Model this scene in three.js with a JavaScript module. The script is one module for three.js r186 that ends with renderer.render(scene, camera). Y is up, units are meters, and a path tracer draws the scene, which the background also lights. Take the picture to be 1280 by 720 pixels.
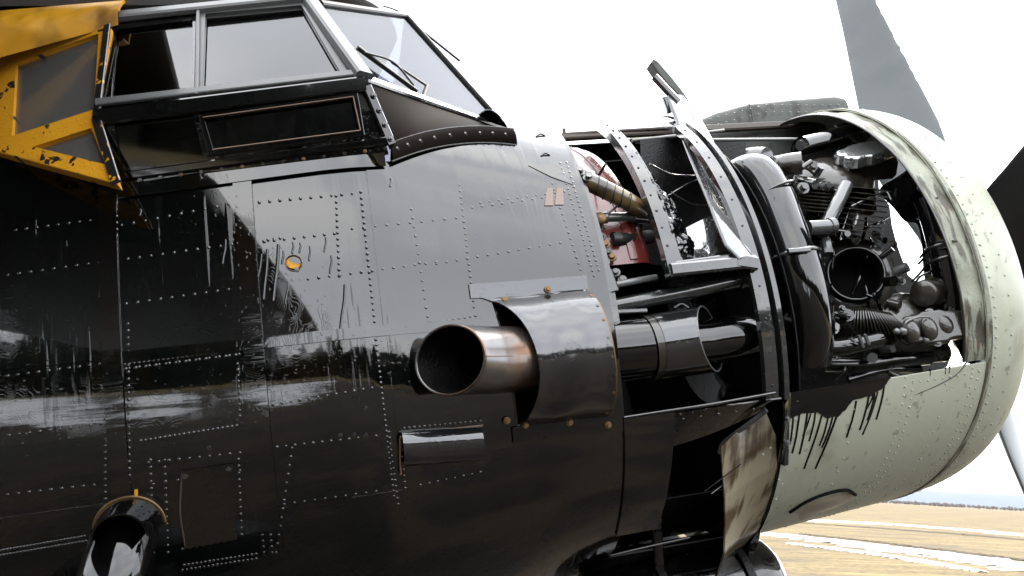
import * as THREE from 'three';
import { mergeGeometries } from 'three/addons/utils/BufferGeometryUtils.js';

// ------------------------------------------------------------------ camera, sky, sun, exposure
const W = 1024, H = 576;
const PITCH = 0.19855;                                   // the tail-dragger's nose-up attitude
const renderer = new THREE.WebGLRenderer({ antialias: true });
renderer.setSize(W, H);
renderer.toneMapping = THREE.LinearToneMapping;
renderer.toneMappingExposure = 4.4;
renderer.shadowMap.enabled = true;
const scene = new THREE.Scene();

const rootPos = new THREE.Vector3(0, 2.047, 0);
const rootQ = new THREE.Quaternion().setFromEuler(new THREE.Euler(0, 0, PITCH));
const FPX = 989.887;                                     // focal length in pixels of the 1280 x 720 photograph
const camLocal = new THREE.Vector3(-0.7654, -0.3023, 2.62455);
const camQ = new THREE.Quaternion().setFromEuler(new THREE.Euler(0.197064628, -0.222972116, -0.140998477, 'YXZ'));
const camera = new THREE.PerspectiveCamera(2 * Math.atan(360 / FPX) * 180 / Math.PI, W / H, 0.05, 9000);
camera.position.copy(camLocal.clone().applyQuaternion(rootQ).add(rootPos));
camera.quaternion.copy(rootQ.clone().multiply(camQ));
scene.add(camera);

// seeded random numbers and noise
function rng(seed) { let s = seed >>> 0; return () => { s = (s + 0x6D2B79F5) >>> 0; let t = s; t = Math.imul(t ^ (t >>> 15), t | 1); t ^= t + Math.imul(t ^ (t >>> 7), t | 61); return ((t ^ (t >>> 14)) >>> 0) / 4294967296; }; }
function hash(x, y, s) { let h = (x * 374761393 + y * 668265263 + s * 974711) | 0; h = Math.imul(h ^ (h >>> 13), 1274126177); return ((h ^ (h >>> 16)) >>> 0) / 4294967295; }
function vnoise(x, y, px, py, s) {                       // value noise, tileable with periods px, py
  const xi = Math.floor(x), yi = Math.floor(y), fx = x - xi, fy = y - yi;
  const u = fx * fx * fx * (fx * (fx * 6 - 15) + 10), v = fy * fy * fy * (fy * (fy * 6 - 15) + 10);
  const m = (a, p) => ((a % p) + p) % p;
  const a = hash(m(xi, px), m(yi, py), s), b = hash(m(xi + 1, px), m(yi, py), s), c = hash(m(xi, px), m(yi + 1, py), s), d = hash(m(xi + 1, px), m(yi + 1, py), s);
  return a + (b - a) * u + (c - a) * v + (a - b - c + d) * u * v;
}
function fbm(u, v, fx, fy, oct, s) { let r = 0, a = 0.5, t = 0; for (let i = 0; i < oct; i++) { r += a * vnoise(u * fx, v * fy, fx, fy, s + i * 17); t += a; a *= 0.5; fx *= 2; fy *= 2; } return r / t; }
const sm = (a, b, x) => { const t = Math.min(1, Math.max(0, (x - a) / (b - a))); return t * t * (3 - 2 * t); };
const lerp = (a, b, t) => a + (b - a) * t;

function makeSky() {
  const w = 1024, h = 512, data = new Float32Array(w * h * 4);
  for (let y = 0; y < h; y++) {
    const el = (y + 0.5) / h * Math.PI - Math.PI / 2;
    for (let x = 0; x < w; x++) {
      const u = x / w, v = y / h, s = Math.max(0, Math.sin(el));
      let L = 1.10 + 0.18 * s;                          // overcast: brighter overhead
      const c = fbm(u, v, 10, 12, 5, 3), c2 = fbm(u, v, 4, 6, 4, 9);
      L *= 0.80 + 0.26 * sm(0.25, 0.75, c) + 0.16 * (c2 - 0.5);
      if (el < 0) L *= 0.5;
      const i = (y * w + x) * 4, w0 = sm(0.3, 0.7, c);
      data[i] = L * lerp(0.95, 1.0, w0); data[i + 1] = L * lerp(0.985, 1.0, w0); data[i + 2] = L * lerp(1.05, 1.0, w0); data[i + 3] = 1;
    }
  }
  const t = new THREE.DataTexture(data, w, h, THREE.RGBAFormat, THREE.FloatType);
  t.mapping = THREE.EquirectangularReflectionMapping; t.magFilter = THREE.LinearFilter; t.minFilter = THREE.LinearFilter; t.wrapS = THREE.RepeatWrapping; t.needsUpdate = true;
  return t;
}
const sky = makeSky();
scene.background = sky; scene.environment = sky;
scene.fog = new THREE.FogExp2(0xcfdcea, 0.00007);
const sun = new THREE.DirectionalLight(0xfff4e4, 0.6);
sun.position.set(9, 18, -10); sun.target.position.set(0, 1.5, 0);
sun.castShadow = true; sun.shadow.radius = 40; sun.shadow.mapSize.set(2048, 2048);
Object.assign(sun.shadow.camera, { left: -14, right: 14, top: 14, bottom: -14, near: 0.5, far: 60 });
scene.add(sun, sun.target);

// ------------------------------------------------------------------ textures
function tex(w, h, fn, color, rep) {
  const d = new Uint8Array(w * h * 4);
  for (let y = 0; y < h; y++) for (let x = 0; x < w; x++) {
    const p = fn(x / w, y / h, x, y), i = (y * w + x) * 4;
    for (let k = 0; k < 3; k++) { let c = p.length ? p[k] : p; if (color) c = c <= 0.0031308 ? c * 12.92 : 1.055 * Math.pow(c, 1 / 2.4) - 0.055; d[i + k] = Math.max(0, Math.min(255, Math.round(c * 255))); }
    d[i + 3] = 255;
  }
  const t = new THREE.DataTexture(d, w, h); t.magFilter = THREE.LinearFilter; t.minFilter = THREE.LinearMipmapLinearFilter; t.generateMipmaps = true;
  t.wrapS = t.wrapT = THREE.RepeatWrapping; if (color) t.colorSpace = THREE.SRGBColorSpace;
  if (rep) t.repeat.set(rep[0], rep[1]);
  t.needsUpdate = true; return t;
}
const mix3 = (a, b, t) => [lerp(a[0], b[0], t), lerp(a[1], b[1], t), lerp(a[2], b[2], t)];
// oil film on the skin: slow dents of the sheet metal, running ridges of oil, small drops
const skinBump = tex(1024, 1024, (u, v) => {
  const dent = fbm(u, v, 3, 3, 3, 21), run = sm(0.62, 0.9, fbm(u, v, 46, 3, 3, 33)) * sm(0.38, 0.62, fbm(u, v, 5, 6, 2, 37)), drop = sm(0.8, 0.95, vnoise(u * 130, v * 130, 130, 130, 41));
  return 0.60 * dent + 0.09 * fbm(u, v, 14, 9, 3, 23) + 0.13 * run + 0.012 * drop + 0.010 * fbm(u, v, 60, 30, 2, 43);
}, false, [1 / 1.1, 1 / 1.1]);
const skinRough = tex(1024, 1024, (u, v) => 0.03 + 0.03 * sm(0.45, 0.8, fbm(u, v, 6, 4, 4, 51)) + 0.10 * sm(0.66, 0.85, fbm(u, v, 40, 4, 4, 57)), false, [1 / 1.3, 1 / 1.3]);
const skinColor = tex(512, 512, (u, v) => mix3([0.0007, 0.0008, 0.0009], [0.0045, 0.0028, 0.0013], sm(0.5, 0.8, fbm(u, v, 5, 3, 5, 61)) * 0.8 + 0.35 * sm(0.7, 0.85, fbm(u, v, 60, 5, 3, 66))), true, [1 / 1.4, 1 / 1.4]);
const cowlColor = tex(1024, 1024, (u, v) => {
  let c = mix3([0.32, 0.34, 0.265], [0.37, 0.385, 0.31], fbm(u, v, 4, 4, 5, 71));
  c = mix3(c, [0.16, 0.15, 0.10], 0.4 * sm(0.55, 0.85, fbm(u, v, 7, 5, 5, 75)));
  c = mix3(c, [0.07, 0.065, 0.05], 0.45 * sm(0.735, 0.80, fbm(u, v, 44, 30, 4, 79)));
  c = mix3(c, [0.34, 0.35, 0.30], 0.5 * sm(0.74, 0.82, fbm(u, v, 40, 14, 3, 83)));
  return c;
}, true, [1 / 0.9, 1 / 0.9]);
const cowlRough = tex(512, 512, (u, v) => 0.30 + 0.3 * fbm(u, v, 8, 8, 5, 87), false, [1 / 0.9, 1 / 0.9]);
const cowlBump = tex(512, 512, (u, v) => 0.7 * fbm(u, v, 3, 3, 3, 91) + 0.08 * fbm(u, v, 40, 40, 3, 95), false, [1 / 0.9, 1 / 0.9]);
const wornColor = tex(512, 512, (u, v) => {              // chipped, oily edge of the nose bowl
  let c = mix3([0.15, 0.165, 0.125], [0.24, 0.25, 0.195], fbm(u, v, 8, 5, 4, 101));
  c = mix3(c, [0.035, 0.03, 0.02], 0.9 * sm(0.46, 0.66, fbm(u, v, 26, 5, 6, 105)));
  c = mix3(c, [0.09, 0.045, 0.025], 0.6 * sm(0.62, 0.78, fbm(u, v, 30, 9, 5, 109)));
  c = mix3(c, [0.30, 0.31, 0.27], 0.5 * sm(0.66, 0.78, fbm(u, v, 20, 7, 5, 113)));
  return c;
}, true, [1 / 0.4, 1 / 0.4]);
const yellowColor = tex(512, 512, (u, v) => {
  let c = mix3([0.42, 0.185, 0.006], [0.52, 0.25, 0.010], fbm(u, v, 4, 4, 4, 121));
  c = mix3(c, [0.22, 0.09, 0.01], 0.8 * sm(0.55, 0.8, fbm(u, v, 6, 4, 5, 125)));
  c = mix3(c, [0.012, 0.01, 0.008], sm(0.70, 0.73, fbm(u, v, 22, 18, 4, 129)));
  return c;
}, true, [1 / 0.5, 1 / 0.5]);
const dirtyYellow = tex(512, 512, (u, v) => mix3(mix3([0.42, 0.185, 0.006], [0.50, 0.25, 0.010], fbm(u, v, 4, 4, 4, 191)), [0.10, 0.045, 0.008], 0.85 * sm(0.5, 0.78, fbm(u, v, 5, 3, 6, 193))), true, [1 / 0.6, 1 / 0.6]);
const chippedColor = tex(512, 512, (u, v) => mix3([0.009, 0.009, 0.01], [0.42, 0.2, 0.012], sm(0.645, 0.67, fbm(u, v, 20, 16, 4, 133))), true, [1 / 0.35, 1 / 0.35]);
const steelColor = tex(512, 512, (u, v) => mix3([0.17, 0.167, 0.166], [0.14, 0.083, 0.055], sm(0.35, 0.75, fbm(u, v, 3, 3, 4, 141))), true, [1 / 0.4, 1 / 0.4]);
const tankColor = tex(512, 512, (u, v) => mix3([0.115, 0.020, 0.016], [0.03, 0.007, 0.006], sm(0.42, 0.8, fbm(u, v, 5, 4, 5, 145))), true, [1 / 0.5, 1 / 0.5]);
const wrapColor = tex(256, 256, (u, v) => mix3([0.13, 0.085, 0.028], [0.012, 0.008, 0.004], sm(0.42, 0.6, fbm(u, v, 6, 9, 4, 149))), true, [1, 1]);
const wingColor = tex(512, 512, (u, v) => mix3([0.004, 0.0035, 0.003], [0.045, 0.032, 0.015], sm(0.5, 0.85, fbm(u, v, 10, 5, 6, 153))), true, [1 / 2.5, 1 / 2.5]);
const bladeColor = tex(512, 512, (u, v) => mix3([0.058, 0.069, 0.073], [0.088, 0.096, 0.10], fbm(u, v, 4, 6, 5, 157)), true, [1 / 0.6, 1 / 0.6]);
const scoopColor = tex(512, 512, (u, v) => mix3(mix3([0.032, 0.036, 0.033], [0.058, 0.063, 0.056], fbm(u, v, 6, 5, 5, 161)), [0.014, 0.013, 0.010], 0.8 * sm(0.6, 0.75, fbm(u, v, 9, 7, 5, 163))), true, [1 / 0.5, 1 / 0.5]);
const metalBump = tex(512, 512, (u, v) => 0.6 * fbm(u, v, 8, 8, 4, 171) + 0.4 * sm(0.7, 0.9, vnoise(u * 60, v * 60, 60, 60, 173)), false, [1 / 0.3, 1 / 0.3]);
const oilRough = tex(512, 512, (u, v) => 0.07 + 0.30 * sm(0.5, 0.78, fbm(u, v, 9, 9, 4, 175)), false, [1 / 0.3, 1 / 0.3]);
const smearColor = tex(512, 512, (u, v) => mix3([0.20, 0.175, 0.12], [0.045, 0.026, 0.010], sm(0.40, 0.62, 0.65 * fbm(u + 0.35 * v, v, 4, 5, 5, 185) + 0.35 * fbm(u + 0.35 * v, v, 26, 3, 3, 187))), true, [1 / 0.35, 1 / 0.35]);
const glassRough = tex(512, 512, (u, v) => 0.03 + 0.10 * sm(0.5, 0.9, fbm(u, v, 4, 4, 5, 181)), false, [1, 1]);

// ------------------------------------------------------------------ materials
const C = (r, g, b) => new THREE.Color().setRGB(r, g, b);
const phys = (o) => new THREE.MeshPhysicalMaterial(Object.assign({ side: THREE.DoubleSide }, o));
const M = {
  skin: phys({ map: skinColor, roughness: 1, roughnessMap: skinRough, bumpMap: skinBump, bumpScale: 0.0105, clearcoat: 1, clearcoatRoughness: 0.025, specularIntensity: 0.75 }),
  rivet: phys({ color: C(0.006, 0.006, 0.0065), roughness: 0.2, clearcoat: 1, clearcoatRoughness: 0.06 }),
  oil: phys({ color: C(0.0010, 0.0010, 0.0012), roughness: 1, roughnessMap: oilRough, bumpMap: metalBump, bumpScale: 0.0005, clearcoat: 1, clearcoatRoughness: 0.04, specularIntensity: 0.4 }),
  oilPlain: phys({ color: C(0.0010, 0.0010, 0.0012), roughness: 0.1, clearcoat: 1, clearcoatRoughness: 0.03, specularIntensity: 0.4 }),
  soot: phys({ color: C(0.0012, 0.0012, 0.0012), roughness: 0.8, specularIntensity: 0.3 }),
  bay: phys({ color: C(0.0010, 0.0010, 0.0012), roughness: 0.5, specularIntensity: 0.5, bumpMap: metalBump, bumpScale: 0.002 }),
  frame: phys({ color: C(0.017, 0.018, 0.018), roughness: 1, roughnessMap: oilRough, bumpMap: metalBump, bumpScale: 0.0006, clearcoat: 1, clearcoatRoughness: 0.06 }),
  silver: phys({ color: C(0.15, 0.152, 0.152), roughness: 0.4, metalness: 0.5 }),
  alloy: phys({ color: C(0.055, 0.057, 0.058), roughness: 0.3, metalness: 0.3, bumpMap: metalBump, bumpScale: 0.0006, clearcoat: 1, clearcoatRoughness: 0.07 }),
  cowl: phys({ map: cowlColor, roughness: 1, roughnessMap: cowlRough, bumpMap: cowlBump, bumpScale: 0.005, clearcoat: 0.25, clearcoatRoughness: 0.25 }),
  cowlRivet: phys({ color: C(0.30, 0.32, 0.26), roughness: 0.4 }),
  worn: phys({ map: wornColor, roughness: 0.5, bumpMap: metalBump, bumpScale: 0.0012 }),
  flap: phys({ color: C(0.24, 0.215, 0.155), roughness: 0.4, bumpMap: cowlBump, bumpScale: 0.003, clearcoat: 0.4, clearcoatRoughness: 0.2 }),
  yellow: phys({ map: yellowColor, roughness: 0.55, specularIntensity: 0.6, bumpMap: metalBump, bumpScale: 0.001 }),
  chipped: phys({ map: chippedColor, roughness: 0.3, clearcoat: 0.8, clearcoatRoughness: 0.08 }),
  rust: phys({ color: C(0.028, 0.019, 0.013), roughness: 0.6 }),
  steel: phys({ map: steelColor, metalness: 0.9, roughness: 0.26, bumpMap: cowlBump, bumpScale: 0.002 }),
  shroud: phys({ color: C(0.062, 0.063, 0.066), metalness: 0.85, roughness: 0.13, bumpMap: metalBump, bumpScale: 0.0004, clearcoat: 0.8, clearcoatRoughness: 0.05 }),
  tank: phys({ map: tankColor, roughness: 0.24, bumpMap: metalBump, bumpScale: 0.0006, clearcoat: 0.8, clearcoatRoughness: 0.08 }),
  wrap: phys({ map: wrapColor, roughness: 0.35, clearcoat: 0.7, clearcoatRoughness: 0.1 }),
  brass: phys({ color: C(0.13, 0.075, 0.03), roughness: 0.4, metalness: 0.5 }),
  wing: phys({ map: wingColor, roughness: 0.5 }),
  blade: phys({ map: bladeColor, roughness: 0.4 }),
  bladeShaded: phys({ color: C(0.012, 0.012, 0.013), roughness: 0.45 }),  // darker copy of the blade colour, shadow painted in
  scoop: phys({ map: scoopColor, roughness: 0.5, specularIntensity: 0.7, bumpMap: metalBump, bumpScale: 0.0008 }),
  glass: phys({ color: C(0.16, 0.165, 0.17), roughness: 1, roughnessMap: glassRough, transmission: 1, thickness: 0, ior: 1.68 }),
  screenGlass: phys({ color: C(0.29, 0.305, 0.345), roughness: 0.03, transmission: 1, thickness: 0, ior: 1.5, specularIntensity: 0.5 }),
  pale: phys({ color: C(0.05, 0.052, 0.052), roughness: 0.5, clearcoat: 0.35, clearcoatRoughness: 0.15 }),
  dusty: phys({ color: C(0.34, 0.335, 0.32), roughness: 0.14, transmission: 0.8, thickness: 0, clearcoat: 0.8, clearcoatRoughness: 0.05 }),
  wetMetal: phys({ color: C(0.17, 0.173, 0.178), roughness: 0.08, metalness: 0.85, clearcoat: 1, clearcoatRoughness: 0.03, bumpMap: metalBump, bumpScale: 0.0008 }),
  smear: phys({ map: smearColor, roughness: 0.35, bumpMap: cowlBump, bumpScale: 0.002, clearcoat: 0.5, clearcoatRoughness: 0.15 }),
  quarter: phys({ color: C(0.006, 0.0042, 0.003), roughness: 0.6, specularIntensity: 0.05 }),
  dirtyYellow: phys({ map: dirtyYellow, roughness: 0.55, specularIntensity: 0.6, bumpMap: cowlBump, bumpScale: 0.006 }),
  cast: phys({ color: C(0.40, 0.405, 0.41), roughness: 0.2, metalness: 0.9, bumpMap: metalBump, bumpScale: 0.0008 }),
  cabin: phys({ color: C(0.13, 0.125, 0.11), roughness: 0.8 }),
  seat: phys({ color: C(0.012, 0.012, 0.012), roughness: 0.6 }),
  rubber: phys({ color: C(0.007, 0.007, 0.008), roughness: 0.5 }),
  fins: phys({ color: C(0.012, 0.010, 0.007), roughness: 0.28, clearcoat: 0.7, clearcoatRoughness: 0.06 }),
  headMetal: phys({ color: C(0.013, 0.0105, 0.007), roughness: 0.3, bumpMap: metalBump, bumpScale: 0.001, clearcoat: 0.8, clearcoatRoughness: 0.06 }),
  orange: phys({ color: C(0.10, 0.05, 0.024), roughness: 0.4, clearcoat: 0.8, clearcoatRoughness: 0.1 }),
};

// ------------------------------------------------------------------ geometry helpers (aircraft axes: x forward, y up, z to starboard, origin on the thrust line)
const V = (x, y, z) => new THREE.Vector3(x, y, z);
function rayDir(u, v) { return new THREE.Vector3((u - 640) / FPX, -(v - 360) / FPX, -1).applyQuaternion(camQ); }
const at = (d, t) => camLocal.clone().addScaledVector(d, t);
const onZ = (u, v, z) => { const d = rayDir(u, v); return at(d, (z - camLocal.z) / d.z); };
const onX = (u, v, x) => { const d = rayDir(u, v); return at(d, (x - camLocal.x) / d.x); };
const onCyl = (u, v, R) => { const d = rayDir(u, v), a = d.y * d.y + d.z * d.z, b = camLocal.y * d.y + camLocal.z * d.z, c = camLocal.y ** 2 + camLocal.z ** 2 - R * R; return at(d, (-b - Math.sqrt(Math.max(0, b * b - a * c))) / a); };
const onPlane = (u, v, pl) => { const d = rayDir(u, v); return at(d, -(pl.normal.dot(camLocal) + pl.constant) / pl.normal.dot(d)); };
const plane3 = (a, b, c) => new THREE.Plane().setFromCoplanarPoints(a, b, c);

// a grid over (u,v) in [0,1]^2: fn gives a point; th makes it a closed sheet of that thickness
function sheet(fn, nu, nv, th = 0, uvScale) {
  const P = [], pos = [], uv = [], idx = [];
  for (let j = 0; j <= nv; j++) for (let i = 0; i <= nu; i++) P.push(fn(i / nu, j / nv));
  const at2 = (i, j) => P[j * (nu + 1) + i];
  const lu = new Float32Array((nu + 1) * (nv + 1)), lv = new Float32Array((nu + 1) * (nv + 1));
  for (let j = 0; j <= nv; j++) for (let i = 1; i <= nu; i++) lu[j * (nu + 1) + i] = lu[j * (nu + 1) + i - 1] + at2(i, j).distanceTo(at2(i - 1, j));
  for (let i = 0; i <= nu; i++) for (let j = 1; j <= nv; j++) lv[j * (nu + 1) + i] = lv[(j - 1) * (nu + 1) + i] + at2(i, j).distanceTo(at2(i, j - 1));
  P.forEach((p, k) => { pos.push(p.x, p.y, p.z); const o = uvScale || [0, 0]; uv.push(o[0] + lu[k], o[1] + lv[k]); });
  for (let j = 0; j < nv; j++) for (let i = 0; i < nu; i++) { const a = j * (nu + 1) + i, b = a + 1, c = a + nu + 1, d = c + 1; idx.push(a, b, d, a, d, c); }
  const g = new THREE.BufferGeometry();
  g.setAttribute('position', new THREE.Float32BufferAttribute(pos, 3)); g.setAttribute('uv', new THREE.Float32BufferAttribute(uv, 2)); g.setIndex(idx); g.computeVertexNormals();
  if (!th) return g;
  const n = g.attributes.normal, pos2 = [];
  for (let k = 0; k < P.length; k++) pos2.push(P[k].x - n.getX(k) * th, P[k].y - n.getY(k) * th, P[k].z - n.getZ(k) * th);
  const g2 = new THREE.BufferGeometry();
  g2.setAttribute('position', new THREE.Float32BufferAttribute(pos2, 3)); g2.setAttribute('uv', new THREE.Float32BufferAttribute(uv, 2));
  const idx2 = []; for (let k = 0; k < idx.length; k += 3) idx2.push(idx[k], idx[k + 2], idx[k + 1]); g2.setIndex(idx2); g2.computeVertexNormals();
  const rim = []; for (let i = 0; i <= nu; i++) rim.push(i); for (let j = 1; j <= nv; j++) rim.push(j * (nu + 1) + nu); for (let i = nu - 1; i >= 0; i--) rim.push(nv * (nu + 1) + i); for (let j = nv - 1; j > 0; j--) rim.push(j * (nu + 1));
  const e = [], eu = [];
  for (let k = 0; k < rim.length; k++) {
    const a = rim[k], b = rim[(k + 1) % rim.length], A = P[a], B = P[b], A2 = V(pos2[a * 3], pos2[a * 3 + 1], pos2[a * 3 + 2]), B2 = V(pos2[b * 3], pos2[b * 3 + 1], pos2[b * 3 + 2]);
    for (const p of [A, A2, B2, A, B2, B]) e.push(p.x, p.y, p.z); for (let m = 0; m < 6; m++) eu.push(lu[a], lv[a]);
  }
  const g3 = new THREE.BufferGeometry(); g3.setAttribute('position', new THREE.Float32BufferAttribute(e, 3)); g3.setAttribute('uv', new THREE.Float32BufferAttribute(eu, 2)); g3.computeVertexNormals();
  return join([g, g2, g3]);
}
function join(list) { return mergeGeometries(list.map((g) => { const h = g.index ? g.toNonIndexed() : g; for (const k of Object.keys(h.attributes)) if (!['position', 'normal', 'uv'].includes(k)) h.deleteAttribute(k); return h; })); }
const quad = (a, b, c, d, th, n = 1, m = 1) => sheet((u, v) => a.clone().lerp(b, u).lerp(d.clone().lerp(c, u), v), n, m, th);
// a flat plate from an outline (and holes) of points that lie about in one plane
function plate(pts, th, holes = [], bevel = 0) {
  const n = V(0, 0, 0), c = V(0, 0, 0);
  pts.forEach((p, i) => { const q = pts[(i + 1) % pts.length]; n.x += (p.y - q.y) * (p.z + q.z); n.y += (p.z - q.z) * (p.x + q.x); n.z += (p.x - q.x) * (p.y + q.y); c.add(p); });
  n.normalize(); c.multiplyScalar(1 / pts.length);
  if (n.dot(camLocal.clone().sub(c)) < 0) n.negate();
  const ax = V(1, 0, 0).addScaledVector(n, -n.x).normalize(), ay = n.clone().cross(ax);
  const to2 = (p) => new THREE.Vector2(p.clone().sub(c).dot(ax), p.clone().sub(c).dot(ay));
  const s = new THREE.Shape(pts.map(to2)); for (const h of holes) s.holes.push(new THREE.Path(h.map(to2)));
  const g = new THREE.ExtrudeGeometry(s, bevel ? { depth: th - 2 * bevel, bevelEnabled: true, bevelThickness: bevel, bevelSize: bevel, bevelOffset: -bevel, bevelSegments: 2 } : { depth: th, bevelEnabled: false });
  g.translate(0, 0, -th + bevel);
  g.applyMatrix4(new THREE.Matrix4().makeBasis(ax, ay, n).setPosition(c));
  return g;
}
// a beam of rounded section between two points; w lies across, h along the direction n
function bar(a, b, w, h, n) {
  const d = b.clone().sub(a), L = d.length(); d.normalize();
  const up = n.clone().addScaledVector(d, -n.dot(d)).normalize(), side = up.clone().cross(d);
  const r = Math.min(w, h) * 0.22, s = new THREE.Shape();
  const x = w / 2, y = h / 2; s.moveTo(-x + r, -y); s.lineTo(x - r, -y); s.lineTo(x, -y + r); s.lineTo(x, y - r); s.lineTo(x - r, y); s.lineTo(-x + r, y); s.lineTo(-x, y - r); s.lineTo(-x, -y + r);
  const g = new THREE.ExtrudeGeometry(s, { depth: L, bevelEnabled: false, steps: 1 });
  g.applyMatrix4(new THREE.Matrix4().makeBasis(side, up, d).setPosition(a)); return g;
}
function tube(pts, r, seg = 10, rad = 12, caps = true) {
  const curve = pts.length === 2 ? new THREE.LineCurve3(pts[0], pts[1]) : new THREE.CatmullRomCurve3(pts, false, 'centripetal');
  const n = pts.length === 2 ? 1 : seg * (pts.length - 1), g = new THREE.TubeGeometry(curve, n, r, rad, false), L = curve.getLength();
  const uv = g.attributes.uv; for (let i = 0; i < uv.count; i++) uv.setXY(i, uv.getX(i) * L, uv.getY(i) * 2 * Math.PI * r);
  if (!caps) return g;
  const out = [g];
  for (const [t, s] of [[0, -1], [1, 1]]) { const c = new THREE.CircleGeometry(r, rad), tg = curve.getTangentAt(t).multiplyScalar(s); c.applyQuaternion(new THREE.Quaternion().setFromUnitVectors(V(0, 0, 1), tg)); const p = curve.getPointAt(t); c.translate(p.x, p.y, p.z); out.push(c); }
  return join(out);
}
const aim = (g, p, n) => { g.applyQuaternion(new THREE.Quaternion().setFromUnitVectors(V(0, 1, 0), n.clone().normalize())); g.translate(p.x, p.y, p.z); return g; };
const lathe = (prof, seg, p, n) => aim(new THREE.LatheGeometry(prof.map(([r, y]) => new THREE.Vector2(r, y)), seg), p, n);
const bolt = (p, n, r) => { const k = n.clone().normalize(); return join([aim(new THREE.CylinderGeometry(r * 1.5, r * 1.6, r * 0.5, 12), p.clone().addScaledVector(k, r * 0.25), k), aim(new THREE.CylinderGeometry(r * 0.9, r, r * 1.1, 6), p.clone().addScaledVector(k, r * 1.0), k)]); };
const ball = (p, r) => { const g = new THREE.SphereGeometry(r, 12, 8); g.translate(p.x, p.y, p.z); return g; };

const used = new Map();
function named(n) { const k = used.get(n) || 0; used.set(n, k + 1); return k ? n + '_' + String(k).padStart(3, '0') : n; }
const depth = (o) => { let k = 0; while (o.parent && o.parent !== scene) { o = o.parent; k++; } return k; };
const host = (o) => { while (depth(o) >= 2) o = o.parent; return o; };   // never deeper than thing > part > sub-part
function part(name, geo, mat, parent, label) {
  parent = host(parent);
  const m = new THREE.Mesh(Array.isArray(geo) ? join(geo) : geo, mat); m.name = named(name); m.castShadow = m.receiveShadow = true;
  if (label) m.userData.label = label; parent.add(m); return m;
}
function rivets(name, list, r, mat, parent) {
  parent = host(parent);            // list of [point, normal]
  const g = new THREE.SphereGeometry(r, 8, 4, 0, Math.PI * 2, 0, Math.PI / 2); g.scale(1, 0.5, 1);
  const im = new THREE.InstancedMesh(g, mat, list.length); im.name = named(name); im.userData.kind = 'stuff'; im.castShadow = im.receiveShadow = true;
  const m = new THREE.Matrix4(), q = new THREE.Quaternion(), rr = rng(list.length * 7 + 1);
  list.forEach(([p, n], i) => { const k = 0.85 + 0.3 * rr(); q.setFromUnitVectors(V(0, 1, 0), n.clone().normalize()); m.compose(p, q, V(k, k, k)); im.setMatrixAt(i, m); });
  parent.add(im); return im;
}
const thing = (name, label, category, group) => { const o = new THREE.Group(); o.name = named(name); o.userData = { label, category }; if (group) o.userData.group = group; scene.add(o); return o; };

// ================================================================== GROUND AND DISTANCE
const grassColor = tex(1024, 1024, (u, v) => {
  const streak = fbm(u, v, 6, 90, 4, 201), patch = fbm(u, v, 5, 9, 5, 205), fine = fbm(u, v, 120, 160, 2, 209);
  let c = mix3([0.070, 0.048, 0.018], [0.180, 0.128, 0.043], sm(0.25, 0.75, 0.55 * streak + 0.45 * fine));
  c = mix3(c, [0.075, 0.055, 0.026], 0.9 * sm(0.52, 0.72, patch));
  c = mix3(c, [0.04, 0.03, 0.015], 0.8 * sm(0.62, 0.8, fine) * sm(0.4, 0.6, streak));
  c = mix3(c, [0.225, 0.165, 0.066], 0.7 * sm(0.6, 0.8, streak));
  return c;
}, true);
const grassBump = tex(1024, 1024, (u, v) => 0.5 * fbm(u, v, 8, 60, 4, 215) + 0.5 * fbm(u, v, 120, 160, 2, 219), false);
{
  const s = 6000, g = new THREE.PlaneGeometry(2 * s, 2 * s, 1, 1); g.rotateX(-Math.PI / 2); const uv = g.attributes.uv;
  for (let i = 0; i < uv.count; i++) uv.setXY(i, uv.getX(i) * 2 * s / 14, uv.getY(i) * 2 * s / 14);
  const m = new THREE.Mesh(g, new THREE.MeshStandardMaterial({ map: grassColor, bumpMap: grassBump, bumpScale: 0.06, roughness: 1 }));
  m.name = 'ground'; m.userData.kind = 'structure'; m.receiveShadow = true; scene.add(m);
}
const groundAt = (u, v) => { const d = rayDir(u, v).applyQuaternion(rootQ); return camera.position.clone().addScaledVector(d, -camera.position.y / d.y); };
const mudMat = new THREE.MeshStandardMaterial({ color: C(0.055, 0.040, 0.022), roughness: 1, side: THREE.DoubleSide });
const snowMat = new THREE.MeshStandardMaterial({ color: C(0.78, 0.80, 0.83), roughness: 0.8 });
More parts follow.
